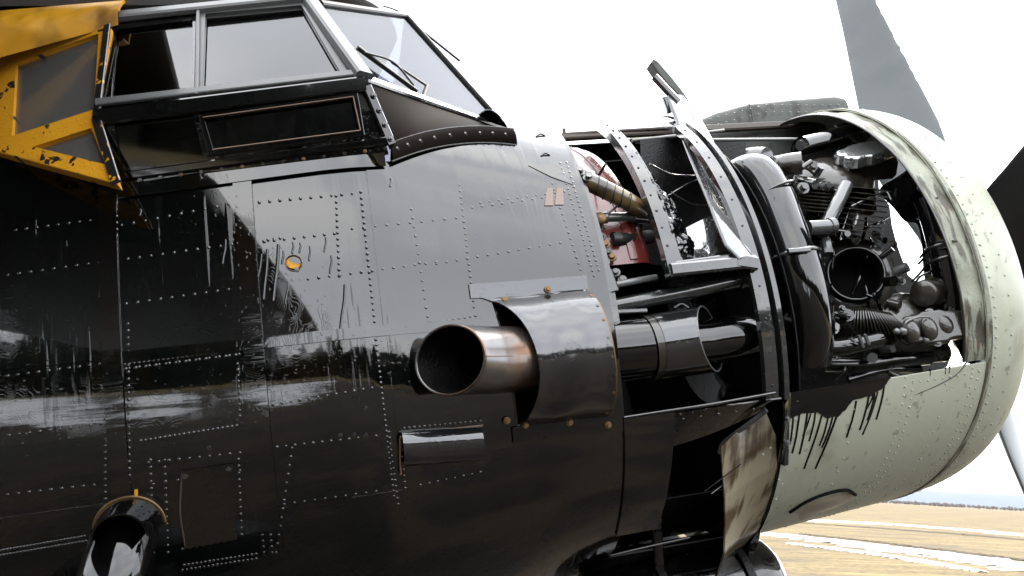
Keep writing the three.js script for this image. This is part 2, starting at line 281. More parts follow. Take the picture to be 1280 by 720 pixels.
// a thin, ragged bank of old snow (or mud) following a line on the ground, broken up by holes
function snow(line, halfWidths, seed, ragged = 0.5, mat = snowMat, name = 'snow', high = 0.05) {
  const n = 900, curve = new THREE.CatmullRomCurve3(line), rows = 18, pos = [], idx = [];
  for (let i = 0; i <= n; i++) {
    const t = i / n, p = curve.getPoint(t), d = curve.getTangent(t), s = V(-d.z, 0, d.x).normalize(), k = t * (halfWidths.length - 1), a = Math.min(halfWidths.length - 2, Math.floor(k)), w = lerp(halfWidths[a], halfWidths[a + 1], k - a);
    const wl = w * (1 + ragged * (fbm(t, 0.1, 40, 3, 6, seed) - 0.5) * 2), wr = w * (1 + ragged * (fbm(t, 0.6, 40, 3, 6, seed + 5) - 0.5) * 2);
    for (let j = 0; j <= rows; j++) { const f = j / rows, q = p.clone().addScaledVector(s, lerp(-wl, wr, f)); pos.push(q.x, 0.008 + high * Math.sin(Math.PI * f) * (0.4 + fbm(t, f, 90, 8, 3, seed + 9)), q.z); }
  }
  for (let i = 0; i < n; i++) for (let j = 0; j < rows; j++) { const t = i / n, f = j / rows, e = Math.abs(2 * f - 1); if (fbm(t, f, 120, 7, 4, seed + 21) > 0.68 - 0.22 * e * e) continue; const a = i * (rows + 1) + j; idx.push(a, a + 1, a + rows + 1, a + 1, a + rows + 2, a + rows + 1); }
  const g = new THREE.BufferGeometry(); g.setAttribute('position', new THREE.Float32BufferAttribute(pos, 3)); g.setIndex(idx); g.computeVertexNormals();
  const m = new THREE.Mesh(g, mat); m.material.side = THREE.DoubleSide; m.name = named(name); m.userData.kind = 'structure'; m.castShadow = m.receiveShadow = true; scene.add(m);
}
snow([groundAt(900, 648), groundAt(1020, 651), groundAt(1120, 656), groundAt(1200, 662), groundAt(1300, 671), groundAt(1420, 682)], [1.5, 1.7, 1.9, 2.4, 2.2, 2.0], 5, 0.7);
snow([groundAt(820, 657), groundAt(960, 668), groundAt(1060, 679), groundAt(1160, 692), groundAt(1260, 705), groundAt(1400, 726)], [1.3, 1.2, 1.5, 1.6, 1.7, 1.8], 11, 0.75);
snow([groundAt(985, 680), groundAt(1070, 690), groundAt(1150, 702), groundAt(1230, 716)], [0.12, 0.35, 0.45, 0.2], 17, 0.8);
snow([groundAt(940, 649), groundAt(1020, 655), groundAt(1120, 662), groundAt(1200, 668), groundAt(1300, 677), groundAt(1420, 688)], [0.5, 0.7, 0.9, 1.1, 0.7, 0.8], 51, 1.0, mudMat, 'mud', 0.04);
snow([groundAt(1000, 668), groundAt(1080, 676), groundAt(1160, 686), groundAt(1260, 698), groundAt(1400, 718)], [0.3, 0.35, 0.5, 0.4, 0.4], 57, 1.1, mudMat, 'mud', 0.04);
// behind the photographer, seen only as the light patches that the oily skin mirrors
snow([V(-4.6, 0, 12.4), V(-8.5, 0, 22), V(-17, 0, 45)], [0.5, 1.8, 3.2], 23, 0.9);
snow([V(-3.4, 0, 13.0), V(-3.9, 0, 15.0), V(-4.4, 0, 17.0)], [0.3, 0.8, 0.4], 29, 0.9);
snow([V(-4.6, 0, 19.5), V(-6.2, 0, 26), V(-8, 0, 34)], [0.6, 1.1, 1.0], 31, 0.9);
snow([V(-1.3, 0, 12.4), V(-1.8, 0, 20), V(-2.7, 0, 36)], [0.3, 1.0, 2.2], 33, 0.9);

// dark wet soil around the aeroplane, unseen, added to darken the reflections
{ const N = 96, pos = [0, 0.004, 0], idx = []; for (let i = 0; i < N; i++) { const a = i / N * 6.2832, r = 9.5 + 29 * Math.max(0, Math.sin(a)) + 2.5 * fbm(i / N, 0.5, 12, 3, 4, 35); pos.push(Math.cos(a) * r - 4.5, 0.004, Math.sin(a) * r + 0.5); idx.push(0, 1 + (i + 1) % N, 1 + i); }
  const g = new THREE.BufferGeometry(); g.setAttribute('position', new THREE.Float32BufferAttribute(pos, 3)); g.setAttribute('uv', new THREE.Float32BufferAttribute(pos.filter((_, i) => i % 3 !== 1).map((x) => x / 3), 2)); g.setIndex(idx); g.computeVertexNormals();
  const added_soil = tex(512, 512, (u, v) => mix3([0.009, 0.0065, 0.004], [0.034, 0.023, 0.011], sm(0.35, 0.7, fbm(u, v, 7, 7, 6, 37))), true);
  const m = new THREE.Mesh(g, new THREE.MeshStandardMaterial({ map: added_soil, bumpMap: grassBump, bumpScale: 0.03, roughness: 0.95, side: THREE.DoubleSide })); m.name = 'added_soil'; m.userData.kind = 'structure'; m.receiveShadow = true; scene.add(m); }
// far blue hills, a low belt of bare scrub, a belt of trees behind the photographer
function ridge(name, radius, a0, a1, h, seed, mat, depth) {
  const n = 90, g = sheet((u, v) => { const a = lerp(a0, a1, u), r = radius + depth * v, y = h * (0.55 + 0.6 * fbm(u, 0.3, 6, 3, 4, seed)) * Math.sin(Math.min(1, v * 2) * Math.PI / 2); return V(Math.sin(a) * r, y - 1, -Math.cos(a) * r); }, n, 6);
  const m = new THREE.Mesh(g, mat); m.name = named(name); m.userData.kind = 'structure'; scene.add(m); return m;
}
const hillMat = new THREE.MeshStandardMaterial({ color: C(0.05, 0.06, 0.07), roughness: 1, side: THREE.DoubleSide });
ridge('hills', 3800, 0.25, 2.6, 64, 41, hillMat, 900);
function scrub(name, count, seed, place, size, col, kindLabel, category) {
  const r = rng(seed), pos = [];
  for (let i = 0; i < count; i++) {
    const p = place(r), s = size * (0.6 + 0.8 * r());
    for (let k = 0; k < 26; k++) {
      const a = r() * 6.283, e = r() * 1.4, l = s * (0.3 + 0.7 * r()), tip = V(p.x + Math.cos(a) * Math.cos(e) * l * 0.8, Math.abs(Math.sin(e)) * l + s * 0.2, p.z + Math.sin(a) * Math.cos(e) * l * 0.8), w = s * 0.16;
      pos.push(tip.x - w * Math.sin(a), tip.y, tip.z + w * Math.cos(a), tip.x + w * Math.sin(a), tip.y + w * 0.4, tip.z - w * Math.cos(a), p.x + (tip.x - p.x) * 0.3, tip.y * 0.35, p.z + (tip.z - p.z) * 0.3);
      pos.push(tip.x, tip.y + w, tip.z, p.x + (tip.x - p.x) * 0.5 + w, 0, p.z, p.x + (tip.x - p.x) * 0.5 - w, 0, p.z);
    }
  }
  const g = new THREE.BufferGeometry(); g.setAttribute('position', new THREE.Float32BufferAttribute(pos, 3)); g.computeVertexNormals();
  const m = new THREE.Mesh(g, new THREE.MeshStandardMaterial({ color: col, roughness: 1, side: THREE.DoubleSide })); m.name = named(name); m.userData = { kind: 'stuff', label: kindLabel, category };
  scene.add(m); return m;
}
scrub('scrub_belt', 3000, 77, (r) => { const a = 0.35 + 1.4 * r(), d = 800 + 900 * r(); return V(Math.sin(a) * d, 0, -Math.cos(a) * d); }, 2.6, C(0.15, 0.12, 0.105), 'low belt of bare brown scrub along the far edge of the field', 'scrub');
scrub('tree_belt', 700, 79, (r) => { const a = 1.9 + 3.0 * r(), d = 60 + 30 * r(); return V(Math.sin(a) * d, 0, -Math.cos(a) * d); }, 6.5, C(0.018, 0.022, 0.014), 'dark belt of trees behind the photographer, mirrored in the oily skin', 'trees');

// ================================================================== THE BIPLANE
const plane = thing('biplane', 'oil-soaked black biplane nose with yellow cockpit framing and open engine cowling on the field', 'aeroplane');
plane.position.copy(rootPos); plane.quaternion.copy(rootQ);

// ------------------------------------------------------------------ fuselage skin
const lin = (x, a) => { for (let i = 1; i < a.length; i++) if (x <= a[i][0] || i === a.length - 1) return lerp(a[i - 1][1], a[i][1], Math.min(1, Math.max(0, (x - a[i - 1][0]) / (a[i][0] - a[i - 1][0])))); };
const smooth = (x, a) => 0.25 * (lin(x - 0.07, a) + 2 * lin(x, a) + lin(x + 0.07, a));
const bodyW = (x) => smooth(x, [[-3, 0.87], [-1.6, 0.885], [-0.7, 0.885], [-0.45, 0.835], [-0.12, 0.81], [0.1, 0.80]]);
const bodyT = (x) => smooth(x, [[-3, 0.86], [-0.7, 0.84], [-0.12, 0.745], [0.1, 0.74]]);
const bodyB = (x) => smooth(x, [[-3, 0.98], [-1.2, 0.92], [-0.5, 0.80], [-0.12, 0.70], [0.1, 0.69]]);
const bodyN = (x, up) => up ? smooth(x, [[-3, 3.4], [-0.75, 3.2], [-0.45, 2.7], [-0.12, 2.3], [0.1, 2.3]]) : smooth(x, [[-3, 2.5], [-0.6, 2.45], [-0.12, 2.5], [0.1, 2.5]]);
const tuck = (y) => 1 - 0.05 * Math.max(0, 0.2 - y) ** 2;
const sideZ = (x, y) => { const h = y >= 0 ? bodyT(x) : bodyB(x), n = bodyN(x, y >= 0), k = Math.min(1, Math.abs(y) / h); return tuck(y) * bodyW(x) * Math.pow(Math.max(0, 1 - Math.pow(k, n)), 1 / n); };
const bodyPhi = (x, phi) => { const up = phi >= 0, h = up ? bodyT(x) : -bodyB(x), n = bodyN(x, up), c = Math.cos(phi), s = Math.abs(Math.sin(phi)), yy = h * Math.pow(s, 2 / n); return V(x, yy, Math.sign(c) * tuck(yy) * bodyW(x) * Math.pow(Math.abs(c), 2 / n)); };
const phiOf = (x, y) => { const up = y >= 0, h = up ? bodyT(x) : bodyB(x); return Math.sign(y) * Math.asin(Math.pow(Math.min(1, Math.abs(y) / h), bodyN(x, up) / 2)); };
function skinN(x, y) { const e = 0.004, dzx = (sideZ(x + e, y) - sideZ(x - e, y)) / (2 * e), dzy = (sideZ(x, y + e) - sideZ(x, y - e)) / (2 * e); return V(-dzx, -dzy, 1).normalize(); }
function onSkin(u, v, off = 0) {
  const d = rayDir(u, v); let a = 1.2, b = 4; const f = (t) => { const p = at(d, t); return p.z - sideZ(Math.max(-3, Math.min(0.1, p.x)), p.y); };
  a = (1.15 - camLocal.z) / d.z; let t = a; while (f(t) > 0 && t < 5) t += 0.01; let lo = t - 0.01, hi = t; for (let i = 0; i < 30; i++) { const m = (lo + hi) / 2; if (f(m) > 0) lo = m; else hi = m; }
  const p = at(d, lo), n = skinN(p.x, p.y); return [p.addScaledVector(n, off), n];
}
const S = (u, v, off = 0) => onSkin(u, v, off)[0];
// one panel of sheet metal between two frames and two heights, its edges standing proud of the neighbour underneath
function skinPanel(x0, x1, y0, y1, off, nx = 30, ny = 30) {
  return sheet((a, b) => { const x = lerp(x0, x1, a), f0 = typeof y0 === 'function' ? y0(x) : y0, f1 = typeof y1 === 'function' ? y1(x) : y1, p0 = f0 <= -9 ? -Math.PI / 2 : f0 >= 9 ? Math.PI / 2 : phiOf(x, f0), p1 = f1 >= 9 ? Math.PI / 2 : phiOf(x, f1); const p = bodyPhi(x, lerp(p0, p1, b)), q = V(0, 0, 0).copy(skinN(x, Math.max(-bodyB(x) * 0.97, Math.min(bodyT(x) * 0.97, p.y)))); return p.addScaledVector(q, off); }, nx, ny, 0.0035, [x0, f(y0)]);
  function f(y) { return typeof y === 'function' ? y(x0) : Math.max(-1.2, Math.min(1, y)); }
}
const foot = [[485, 191], [505, 184], [530, 177], [560, 172], [590, 170], [615, 170.5], [640, 173]].map(([u, v]) => S(u, v, 0.012));
const footY = (x) => x < foot[0].x ? 0.398 : x > foot[6].x + 1e-6 ? 9 : lin(x, foot.map((p) => [p.x, p.y])) + 0.004;
const seamY = (x) => -0.012, glazeY = (x) => x > -1.22 ? 0.388 : lin(-x, [[1.22, 0.388], [1.5, 0.455], [3.2, 0.46]]);
const fuselage = part('fuselage', [
  sheet((a, b) => bodyPhi(lerp(-3.2, -0.13, a), lerp(-Math.PI / 2, Math.PI * 1.5, b)).multiply(V(1, 0.985, 0.985)).setY(Math.min(0.36, bodyPhi(lerp(-3.2, -0.13, a), lerp(-Math.PI / 2, Math.PI * 1.5, b)).y * 0.985)), 40, 60),
], M.bay, plane);
const deckY = 9;
const panels = [
  [-3.2, -1.225, seamY, glazeY, 0.000], [-1.228, -0.955, seamY, glazeY, 0.0022], [-0.96, -0.665, seamY, glazeY, 0.000], [-0.67, foot[6].x, seamY, footY, 0.0024], [foot[6].x - 0.002, -0.115, seamY, 9, 0.0024],
  [-3.2, -1.22, -0.30, (x) => -0.014, 0.0005], [-1.226, -0.945, -0.40, (x) => -0.010, 0.0026], [-0.95, -0.66, -0.36, (x) => -0.014, 0.0006], [-0.665, -0.115, -0.30, (x) => -0.010, 0.0028],
  [-3.2, -1.22, -9, -0.298, 0.0022], [-1.226, -0.945, -9, -0.398, 0.0006], [-0.95, -0.66, -9, -0.358, 0.0026], [-0.665, -0.105, -9, -0.298, 0.0006],
];
for (const [x0, x1, y0, y1, off] of panels) part('skin_panel', skinPanel(x0, x1, y0, y1, off, y1 === footY ? 80 : 30), M.skin, fuselage);
for (const far of [skinPanel(-0.67, foot[6].x, seamY, footY, 0.0024, 60, 30), skinPanel(foot[6].x - 0.002, -0.115, seamY, 9, 0.0024), skinPanel(-0.67, -0.115, -9, seamY, 0.0024)]) part('skin_panel', far.applyMatrix4(new THREE.Matrix4().makeScale(1, 1, -1)), M.skin, fuselage, 'skin on the far side of the nose');
part('skin_panel', sheet((a, b) => { const p = bodyPhi(lerp(-3.2, -0.66, a), lerp(Math.PI - 0.42, Math.PI * 1.5, b)); return p; }, 16, 40, 0.0035), M.skin, fuselage, 'skin on the far side of the cabin');
for (const s of [1, -1]) part('cabin_wall', quad(V(-3.2, 0.36, 0.87 * s), V(-1.58, 0.36, 0.865 * s), V(-1.58, 0.98, 0.74 * s), V(-3.2, 0.98, 0.74 * s), 0.02), M.skin, fuselage);

// rivet rows: straight rows in the picture of the flank lie on the skin; n rivets from end to end
const rv = [];
function row(u0, v0, u1, v1, n, zig = 0) { n = Math.round(n * 1.3); for (let i = 0; i < n; i++) { const t = i / (n - 1), [p, nn] = onSkin(lerp(u0, u1, t) + (i % 2 ? zig : -zig), lerp(v0, v1, t), 0.0025); rv.push([p, nn]); } }
row(133, 243, 132, 640, 38); row(146, 246, 146, 640, 38); row(160, 405, 162, 620, 20);
row(299, 250, 311, 445, 20); row(306, 258, 316, 446, 14);
row(307, 452, 330, 690, 26); row(318, 450, 340, 690, 26); row(297, 455, 300, 520, 8);
row(420, 245, 424, 345, 11); row(451, 240, 469, 410, 18); row(469, 418, 492, 620, 24); row(486, 540, 497, 630, 10);
row(514, 262, 534, 396, 10); row(574, 232, 592, 384, 16); row(700, 205, 742, 345, 18); row(708, 204, 748, 338, 18); row(690, 230, 728, 345, 12);
row(152, 282, 286, 256, 8); row(20, 288, 126, 274, 7); row(160, 324, 290, 306, 8); row(158, 380, 286, 362, 8); row(10, 344, 125, 328, 7);
row(150, 456, 300, 437, 20); row(320, 436, 530, 404, 24); row(540, 404, 594, 395, 7); row(150, 462, 300, 443, 19, 1);
row(324, 253, 440, 242, 8); row(330, 302, 418, 292, 6); row(385, 349, 545, 328, 10); row(545, 330, 700, 304, 10); row(440, 286, 570, 273, 8); row(600, 254, 705, 240, 8);
row(590, 260, 690, 246, 7); row(335, 300, 350, 298, 2);
row(10, 470, 125, 455, 8); row(12, 544, 126, 530, 8); row(10, 618, 118, 606, 7); row(0, 694, 108, 676, 20); row(0, 688, 106, 670, 20);
row(176, 551, 296, 532, 16); row(186, 578, 300, 566, 8); row(192, 605, 300, 588, 6); row(188, 575, 192, 690, 11); row(206, 575, 210, 690, 11); row(298, 574, 302, 668, 9); row(228, 686, 290, 674, 6);
row(330, 508, 465, 485, 10); row(335, 560, 470, 545, 10); row(355, 630, 470, 614, 8); row(330, 505, 342, 640, 12); row(505, 535, 600, 526, 12); row(500, 540, 506, 610, 8); row(525, 606, 600, 590, 6);
row(345, 690, 365, 560, 10); row(228, 712, 320, 698, 14); row(230, 706, 320, 692, 14);
rivets('rivet', rv, 0.0034, M.rivet, fuselage);
const bigScrews = []; for (const [u, v] of [[388, 408], [371, 337], [457, 511], [425, 545], [442, 544], [457, 544], [262, 560], [285, 586], [232, 595], [716, 538], [790, 540]]) bigScrews.push(bolt(...onSkin(u, v, 0.002), 0.0036));
for (const g of bigScrews) part('screw_head', g, M.rivet, fuselage);
// lap strip over the seam and the doubler plates
part('seam_strip', sheet((a, b) => { const x = lerp(-1.21, -0.455, a), y = -0.012 + lerp(-0.012, 0.012, b); return V(x, y, sideZ(x, y) + 0.0052); }, 50, 2, 0.003), M.skin, fuselage);
part('seam_strip', sheet((a, b) => { const y = lerp(-0.4, 0.36, a), x = -0.945 + lerp(-0.02, 0.02, b) ; return V(x, y, sideZ(x, y) + 0.005); }, 50, 2, 0.003), M.skin, fuselage);
part('seam_strip', sheet((a, b) => { const y = lerp(-0.5, 0.36, a), x = -1.222 + lerp(-0.018, 0.018, b) ; return V(x, y, sideZ(x, y) + 0.005); }, 50, 2, 0.003), M.skin, fuselage);
// runs of oil standing on the flank
for (const [u0, v0, u1, v1, r] of [[327, 318, 320, 362, .0022], [334, 312, 330, 374, .003], [348, 306, 342, 376, .0035], [354, 314, 353, 330, .002], [366, 303, 366, 317, .002], [375, 304, 375, 316, .002], [387, 308, 387, 326, .002], [407, 297, 406, 315, .002], [414, 320, 413, 342, .0022], [431, 356, 426, 411, .003], [488, 224, 488, 234, .003], [310, 330, 304, 380, .0025], [360, 352, 357, 380, .002], [176, 262, 176, 270, .002], [282, 300, 279, 330, .0025]])
  part('oil_run', tube([0, 0.35, 0.7, 1].map((t) => S(lerp(u0, u1, t) + 0.8 * Math.sin(5 * t), lerp(v0, v1, t), 0.0022)), r, 5, 8), M.oilPlain, fuselage);
part('rust_streak', plate([S(127, 278, 0.003), S(134, 278, 0.003), S(131, 372, 0.003), S(124, 372, 0.003)], 0.001), M.rust, fuselage, 'rust-brown streak beside the frame rivets');
// yellow-lined drain hole
{ const [p, n] = onSkin(367, 329, 0.001);
  const ring = part('port_hole', lathe([[0.0185, 0.003], [0.0175, 0.0035], [0.0155, 0.001], [0.015, -0.012]], 28, p, n), M.chipped, fuselage);
  part('port_bowl', lathe([[0.0152, 0.0005], [0.012, -0.001], [0.0001, -0.002]], 24, p.clone().addScaledVector(n, 0.001), V(n.x + 0.15, n.y + 0.3, n.z)), M.yellow, ring, 'yellow bottom of the hole'); }
// lower inspection hatch with two catches
{ const hatch = part('access_hatch', quad(S(226, 588, 0.004), S(292, 578, 0.004), S(297, 672, 0.004), S(232, 684, 0.004), 0.004, 8, 8), M.skin, fuselage, 'streaked inspection hatch low on the flank');
  part('hatch_edge', tube([S(228, 589, 0.006), S(226, 640, 0.006), S(232, 682, 0.006)], 0.0018), M.rust, hatch, 'rust-stained edge of the hatch');
  for (const [u, v] of [[232, 594], [286, 585]]) part('catch', bolt(...onSkin(u, v, 0.005), 0.0045), M.frame, hatch); }
// reinforcing triangle and grab hooks on the deck by the firewall
part('doubler_plate', plate([S(660, 208, 0.004), S(696, 206, 0.004), S(716, 232, 0.004), S(688, 222, 0.004)], 0.003), M.skin, fuselage);
for (const [u, v] of [[676, 196], [670, 172]]) part('deck_hook', tube([S(u, v, 0.003), S(u + 5, v - 2, 0.006), S(u + 11, v - 1, 0.003)], 0.0022, 6, 8), M.rubber, fuselage);
for (const pts of [[[680, 258], [683, 236], [690, 236], [691, 258]], [[693, 257], [695, 236], [703, 236], [704, 257]]]) part('glow_patch', plate(pts.map(([u, v]) => S(u, v, 0.0045)), 0.0012), M.orange, fuselage, 'orange patch painted in place of a warm reflection');  // warm glow on the skin, put in as flat orange patches

// ------------------------------------------------------------------ cockpit glazing
const SF = onZ(455, 103, 0.885), SR = onZ(122, 150, 0.90), TF = onZ(388, 5, 0.70), TR = onZ(142, 30, 0.745), LF = S(484, 191, 0.02), LR = onZ(148, 231, 0.875);
const BR = onZ(637, 165, 0.22), TC = onZ(507, 20, 0.20);
const upPl = plane3(SF, SR, TF.clone().add(TR).multiplyScalar(0.5)), loPl = plane3(SF, SR, LF.clone().add(LR).multiplyScalar(0.5));
const U = (u, v, o = 0) => onPlane(u, v, upPl).addScaledVector(upPl.normal, upPl.normal.z > 0 ? o : -o), L = (u, v, o = 0) => onPlane(u, v, loPl).addScaledVector(loPl.normal, loPl.normal.z > 0 ? o : -o);
const upN = upPl.normal.z > 0 ? upPl.normal : upPl.normal.clone().negate(), loN = loPl.normal.z > 0 ? loPl.normal : loPl.normal.clone().negate();
const px = (F, list, o) => list.map(([u, v]) => F(u, v, o));
const mirrored = (g) => { const h = g.clone().applyMatrix4(new THREE.Matrix4().makeScale(1, 1, -1)); return h; };
const cockpit = part('cockpit_frame', [
  plate(px(L, [[118, 148], [455, 103], [486, 192], [148, 234]], 0.0), 0.02, [px(L, [[142, 153], [241, 141], [255, 199], [152, 211]], 0), px(L, [[254, 146], [441, 120], [449, 166], [264, 192]], 0)]),
], M.oil, plane);
// dark lower panes, front one in a raised frame
part('window_pane', plate(px(L, [[138, 150], [246, 138], [259, 200], [148, 214]], -0.010), 0.006), M.glass, cockpit, 'rear lower side pane');
part('window_pane', plate(px(L, [[248, 144], [446, 116], [455, 170], [262, 195]], -0.012), 0.006), M.oilPlain, cockpit, 'oil-blackened lower front side panel');
part('window_frame', plate(px(L, [[248, 143], [447, 116], [456, 170], [261, 196]], 0.009), 0.012, [px(L, [[254, 148], [441, 122], [450, 165], [266, 189]], 0.009)], 0.002), M.oilPlain, cockpit);
part('frame_edge', [tube(px(L, [[254, 148], [441, 122]], 0.010), 0.0016), tube(px(L, [[450, 164], [266, 188]], 0.010), 0.0016), tube(px(L, [[441, 122], [450, 164]], 0.010), 0.0016)], M.orange, cockpit, 'rusty inner edge of the lower front frame');
part('sill_beam', [bar(L(122, 148, 0.010), L(456, 106, 0.010), 0.034, 0.016, loN)], M.oilPlain, cockpit);
part('sill_strip', [bar(U(122, 134, 0.012), U(452, 96, 0.012), 0.022, 0.010, upN)], M.pale, cockpit, 'pale strip under the upper side windows');
part('lower_beam', [bar(L(148, 222, 0.010), L(482, 177, 0.010), 0.018, 0.012, loN)], M.oilPlain, cockpit);
part('base_strip', sheet((a, b) => { const p = L(lerp(148, 480, a), lerp(233, 192, a), 0.004); const k = 1; return V(p.x, p.y - 0.03 * b * k, lerp(p.z + 0.006, sideZ(p.x, p.y - 0.03 * k) + 0.006, b)); }, 30, 3, 0.004), M.skin, cockpit);
for (let i = 0; i < 14; i++) part('bolt', bolt(L(150 + i * 25.5, 228 - i * 3.2, 0.006), loN, 0.003), i % 3 ? M.rivet : M.brass, cockpit);
// upper side windows
part('window_pane', plate(px(U, [[250, 18], [382, 6], [440, 98], [248, 120]], -0.008), 0.006), M.glass, cockpit, 'front upper side pane');
part('window_pane', plate(px(U, [[140, 36], [244, 22], [246, 124], [132, 136]], -0.006), 0.006), M.glass, cockpit, 'rear upper side pane, sliding');
part('window_frame', plate(px(U, [[246, 14], [386, 2], [452, 100], [243, 125]], 0.006), 0.014, [px(U, [[256, 19], [378, 8], [428, 94], [252, 116]], 0.006)], 0.003), M.pale, cockpit);
part('window_frame', plate(px(U, [[138, 30], [248, 17], [248, 126], [126, 141]], 0.002), 0.012, [px(U, [[145, 37], [242, 25], [242, 121], [137, 133]], 0.002)], 0.002), M.oil, cockpit);
part('window_post', bar(U(249, 14, 0.010), U(247, 124, 0.010), 0.009, 0.012, upN), M.pale, cockpit);
part('corner_post', [bar(onZ(386, 0, 0.71), SF.clone().add(V(0.002, 0.012, 0.004)), 0.046, 0.026, V(0.5, 0.2, 0.8))], M.pale, cockpit, 'grey post at the corner of the windscreen');
part('top_strip', bar(U(140, 27, 0.012), U(390, 1, 0.012), 0.026, 0.02, upN), M.silver, cockpit);
// windscreen
const wsN = TC.clone().sub(SF).cross(BR.clone().sub(SF)).normalize(); if (wsN.dot(camLocal.clone().sub(SF)) < 0) wsN.negate();
const TFw = onZ(400, 5, 0.69);
part('windscreen_pane', quad(SF, BR, TC, TFw, 0.006, 6, 6), M.screenGlass, cockpit, 'near front windscreen pane');
part('windscreen_pane', mirrored(quad(SF, BR, TC, TFw, 0.006, 6, 6)), M.screenGlass, cockpit, 'far front windscreen pane');
{ const m = (p) => V(p.x, p.y, -p.z); part('windscreen_pane', quad(BR, m(BR), m(TC), TC, 0.006), M.screenGlass, cockpit, 'middle windscreen pane');
  part('windscreen_post', bar(TC, BR, 0.014, 0.02, wsN), M.rubber, cockpit); part('windscreen_post', bar(m(TC), m(BR), 0.014, 0.02, V(0.6, 0.5, -0.6)), M.rubber, cockpit);
  part('windscreen_rail', [bar(TFw, TC, 0.018, 0.02, wsN)], M.rubber, cockpit);
  part('windscreen_rail', [bar(SF.clone().add(V(0, 0.006, 0)), BR.clone().add(V(0, 0.004, 0)), 0.026, 0.022, wsN)], M.frame, cockpit, 'lower rail of the windscreen');
  // roof: one shell over both sides
  const roofAt = (z) => { const k = Math.min(1, Math.abs(z) / 0.72); return lerp(1.20, TF.y, Math.pow(k, 2.1)); };
  part('roof', sheet((a, b) => { const z = lerp(0.72, -0.72, b), k = Math.abs(z) / 0.72, xf = lerp(-0.462, TF.x - 0.01, Math.pow(k, 1.4)); const x = lerp(-3.2, xf, a); return V(x, roofAt(z) + 0.012 + 0.02 * (1 - a), z); }, 12, 36, 0.02), M.silver, cockpit, 'pale roof over the cockpit');
  part('side_wall', [mirrored(plate([SF, SR, LR, LF], 0.015)), mirrored(plate(px(U, [[244, 14], [388, 0], [455, 103], [122, 150], [140, 30]], 0), 0.012, [px(U, [[256, 19], [378, 8], [428, 94], [252, 116]], 0), px(U, [[145, 37], [240, 25], [240, 121], [137, 133]], 0)]))], M.oil, cockpit, 'far side of the cockpit'); }
// dark triangular quarter panel under the windscreen, its curved foot and bolts
const footC = new THREE.CatmullRomCurve3(foot), topC = new THREE.LineCurve3(SF.clone().add(V(0.004, -0.006, 0)), BR.clone().add(V(0, -0.008, 0)));
part('quarter_panel', sheet((a, b) => topC.getPoint(a).lerp(footC.getPoint(a), b), 30, 8, 0.006), M.quarter, cockpit, 'dark quarter panel under the windscreen');
part('quarter_strip', sheet((a, b) => { const p = footC.getPoint(a), n = V(0, 0.35, 0.9).normalize(); return p.addScaledVector(n, 0.002).add(V(0.004 * b, lerp(0.012, -0.034, b), 0.012 * Math.sin(b * 3))); }, 34, 4, 0.004), M.quarter, cockpit, 'black strip with bolts along the foot of the quarter panel');
for (let i = 0; i < 9; i++) { const p = footC.getPoint((i + 0.6) / 9.4); part('bolt', bolt(p.clone().add(V(0.002, -0.010, 0.014)), V(0, 0.3, 1), 0.0034), M.frame, cockpit);
for (const dy of [0.014, -0.034]) part('quarter_edge', tube(Array.from({ length: 16 }, (_, i) => footC.getPoint(i / 15).add(V(0.002, dy, dy > 0 ? 0.004 : 0.010))), 0.0022, 3, 6), M.silver, cockpit); }
part('quarter_post', bar(SF.clone().add(V(0.004, -0.012, 0.004)), LF.clone().add(V(0.004, 0.004, 0.008)), 0.024, 0.014, V(0.3, 0, 0.95)), M.oilPlain, cockpit);
for (let i = 0; i < 4; i++) part('bolt', bolt(SF.clone().lerp(LF, 0.25 + i * 0.22).add(V(0.008, 0, 0.016)), V(0.3, 0, 1), 0.0042), M.rivet, cockpit);
// wipers
{ const w = wsN, o = (p, k) => p.addScaledVector(w, k), wsPl = plane3(SF, BR, TC), Wp = (u, v, k) => o(onPlane(u, v, wsPl), k);
  const wiper = part('wiper', bar(Wp(443, 64, 0.012), Wp(517, 118, 0.012), 0.008, 0.012, w), M.rubber, cockpit);
  part('wiper_arm', [bar(Wp(482, 86, 0.024), Wp(528, 114, 0.02), 0.006, 0.006, w), bar(Wp(528, 113, 0.02), Wp(527, 124, 0.005), 0.010, 0.012, w), tube([Wp(450, 72, 0.018), Wp(485, 88, 0.026), Wp(512, 113, 0.018)], 0.003)], M.rubber, wiper);
  part('wiper_pivot', bolt(Wp(528, 124, 0), w, 0.008), M.rubber, wiper);
  const a = onZ(440, 0, 0.05), b = onZ(498, 14, 0.02), c = onZ(530, 40, -0.02), d = onZ(575, 76, -0.06);
  const w2 = part('wiper', tube([onZ(400, -12, 0.08), a, b, c], 0.0035), M.frame, cockpit, 'thin wiper standing off the middle windscreen pane');
  part('wiper_arm', bar(c.clone(), d, 0.016, 0.010, w), M.frame, w2); }
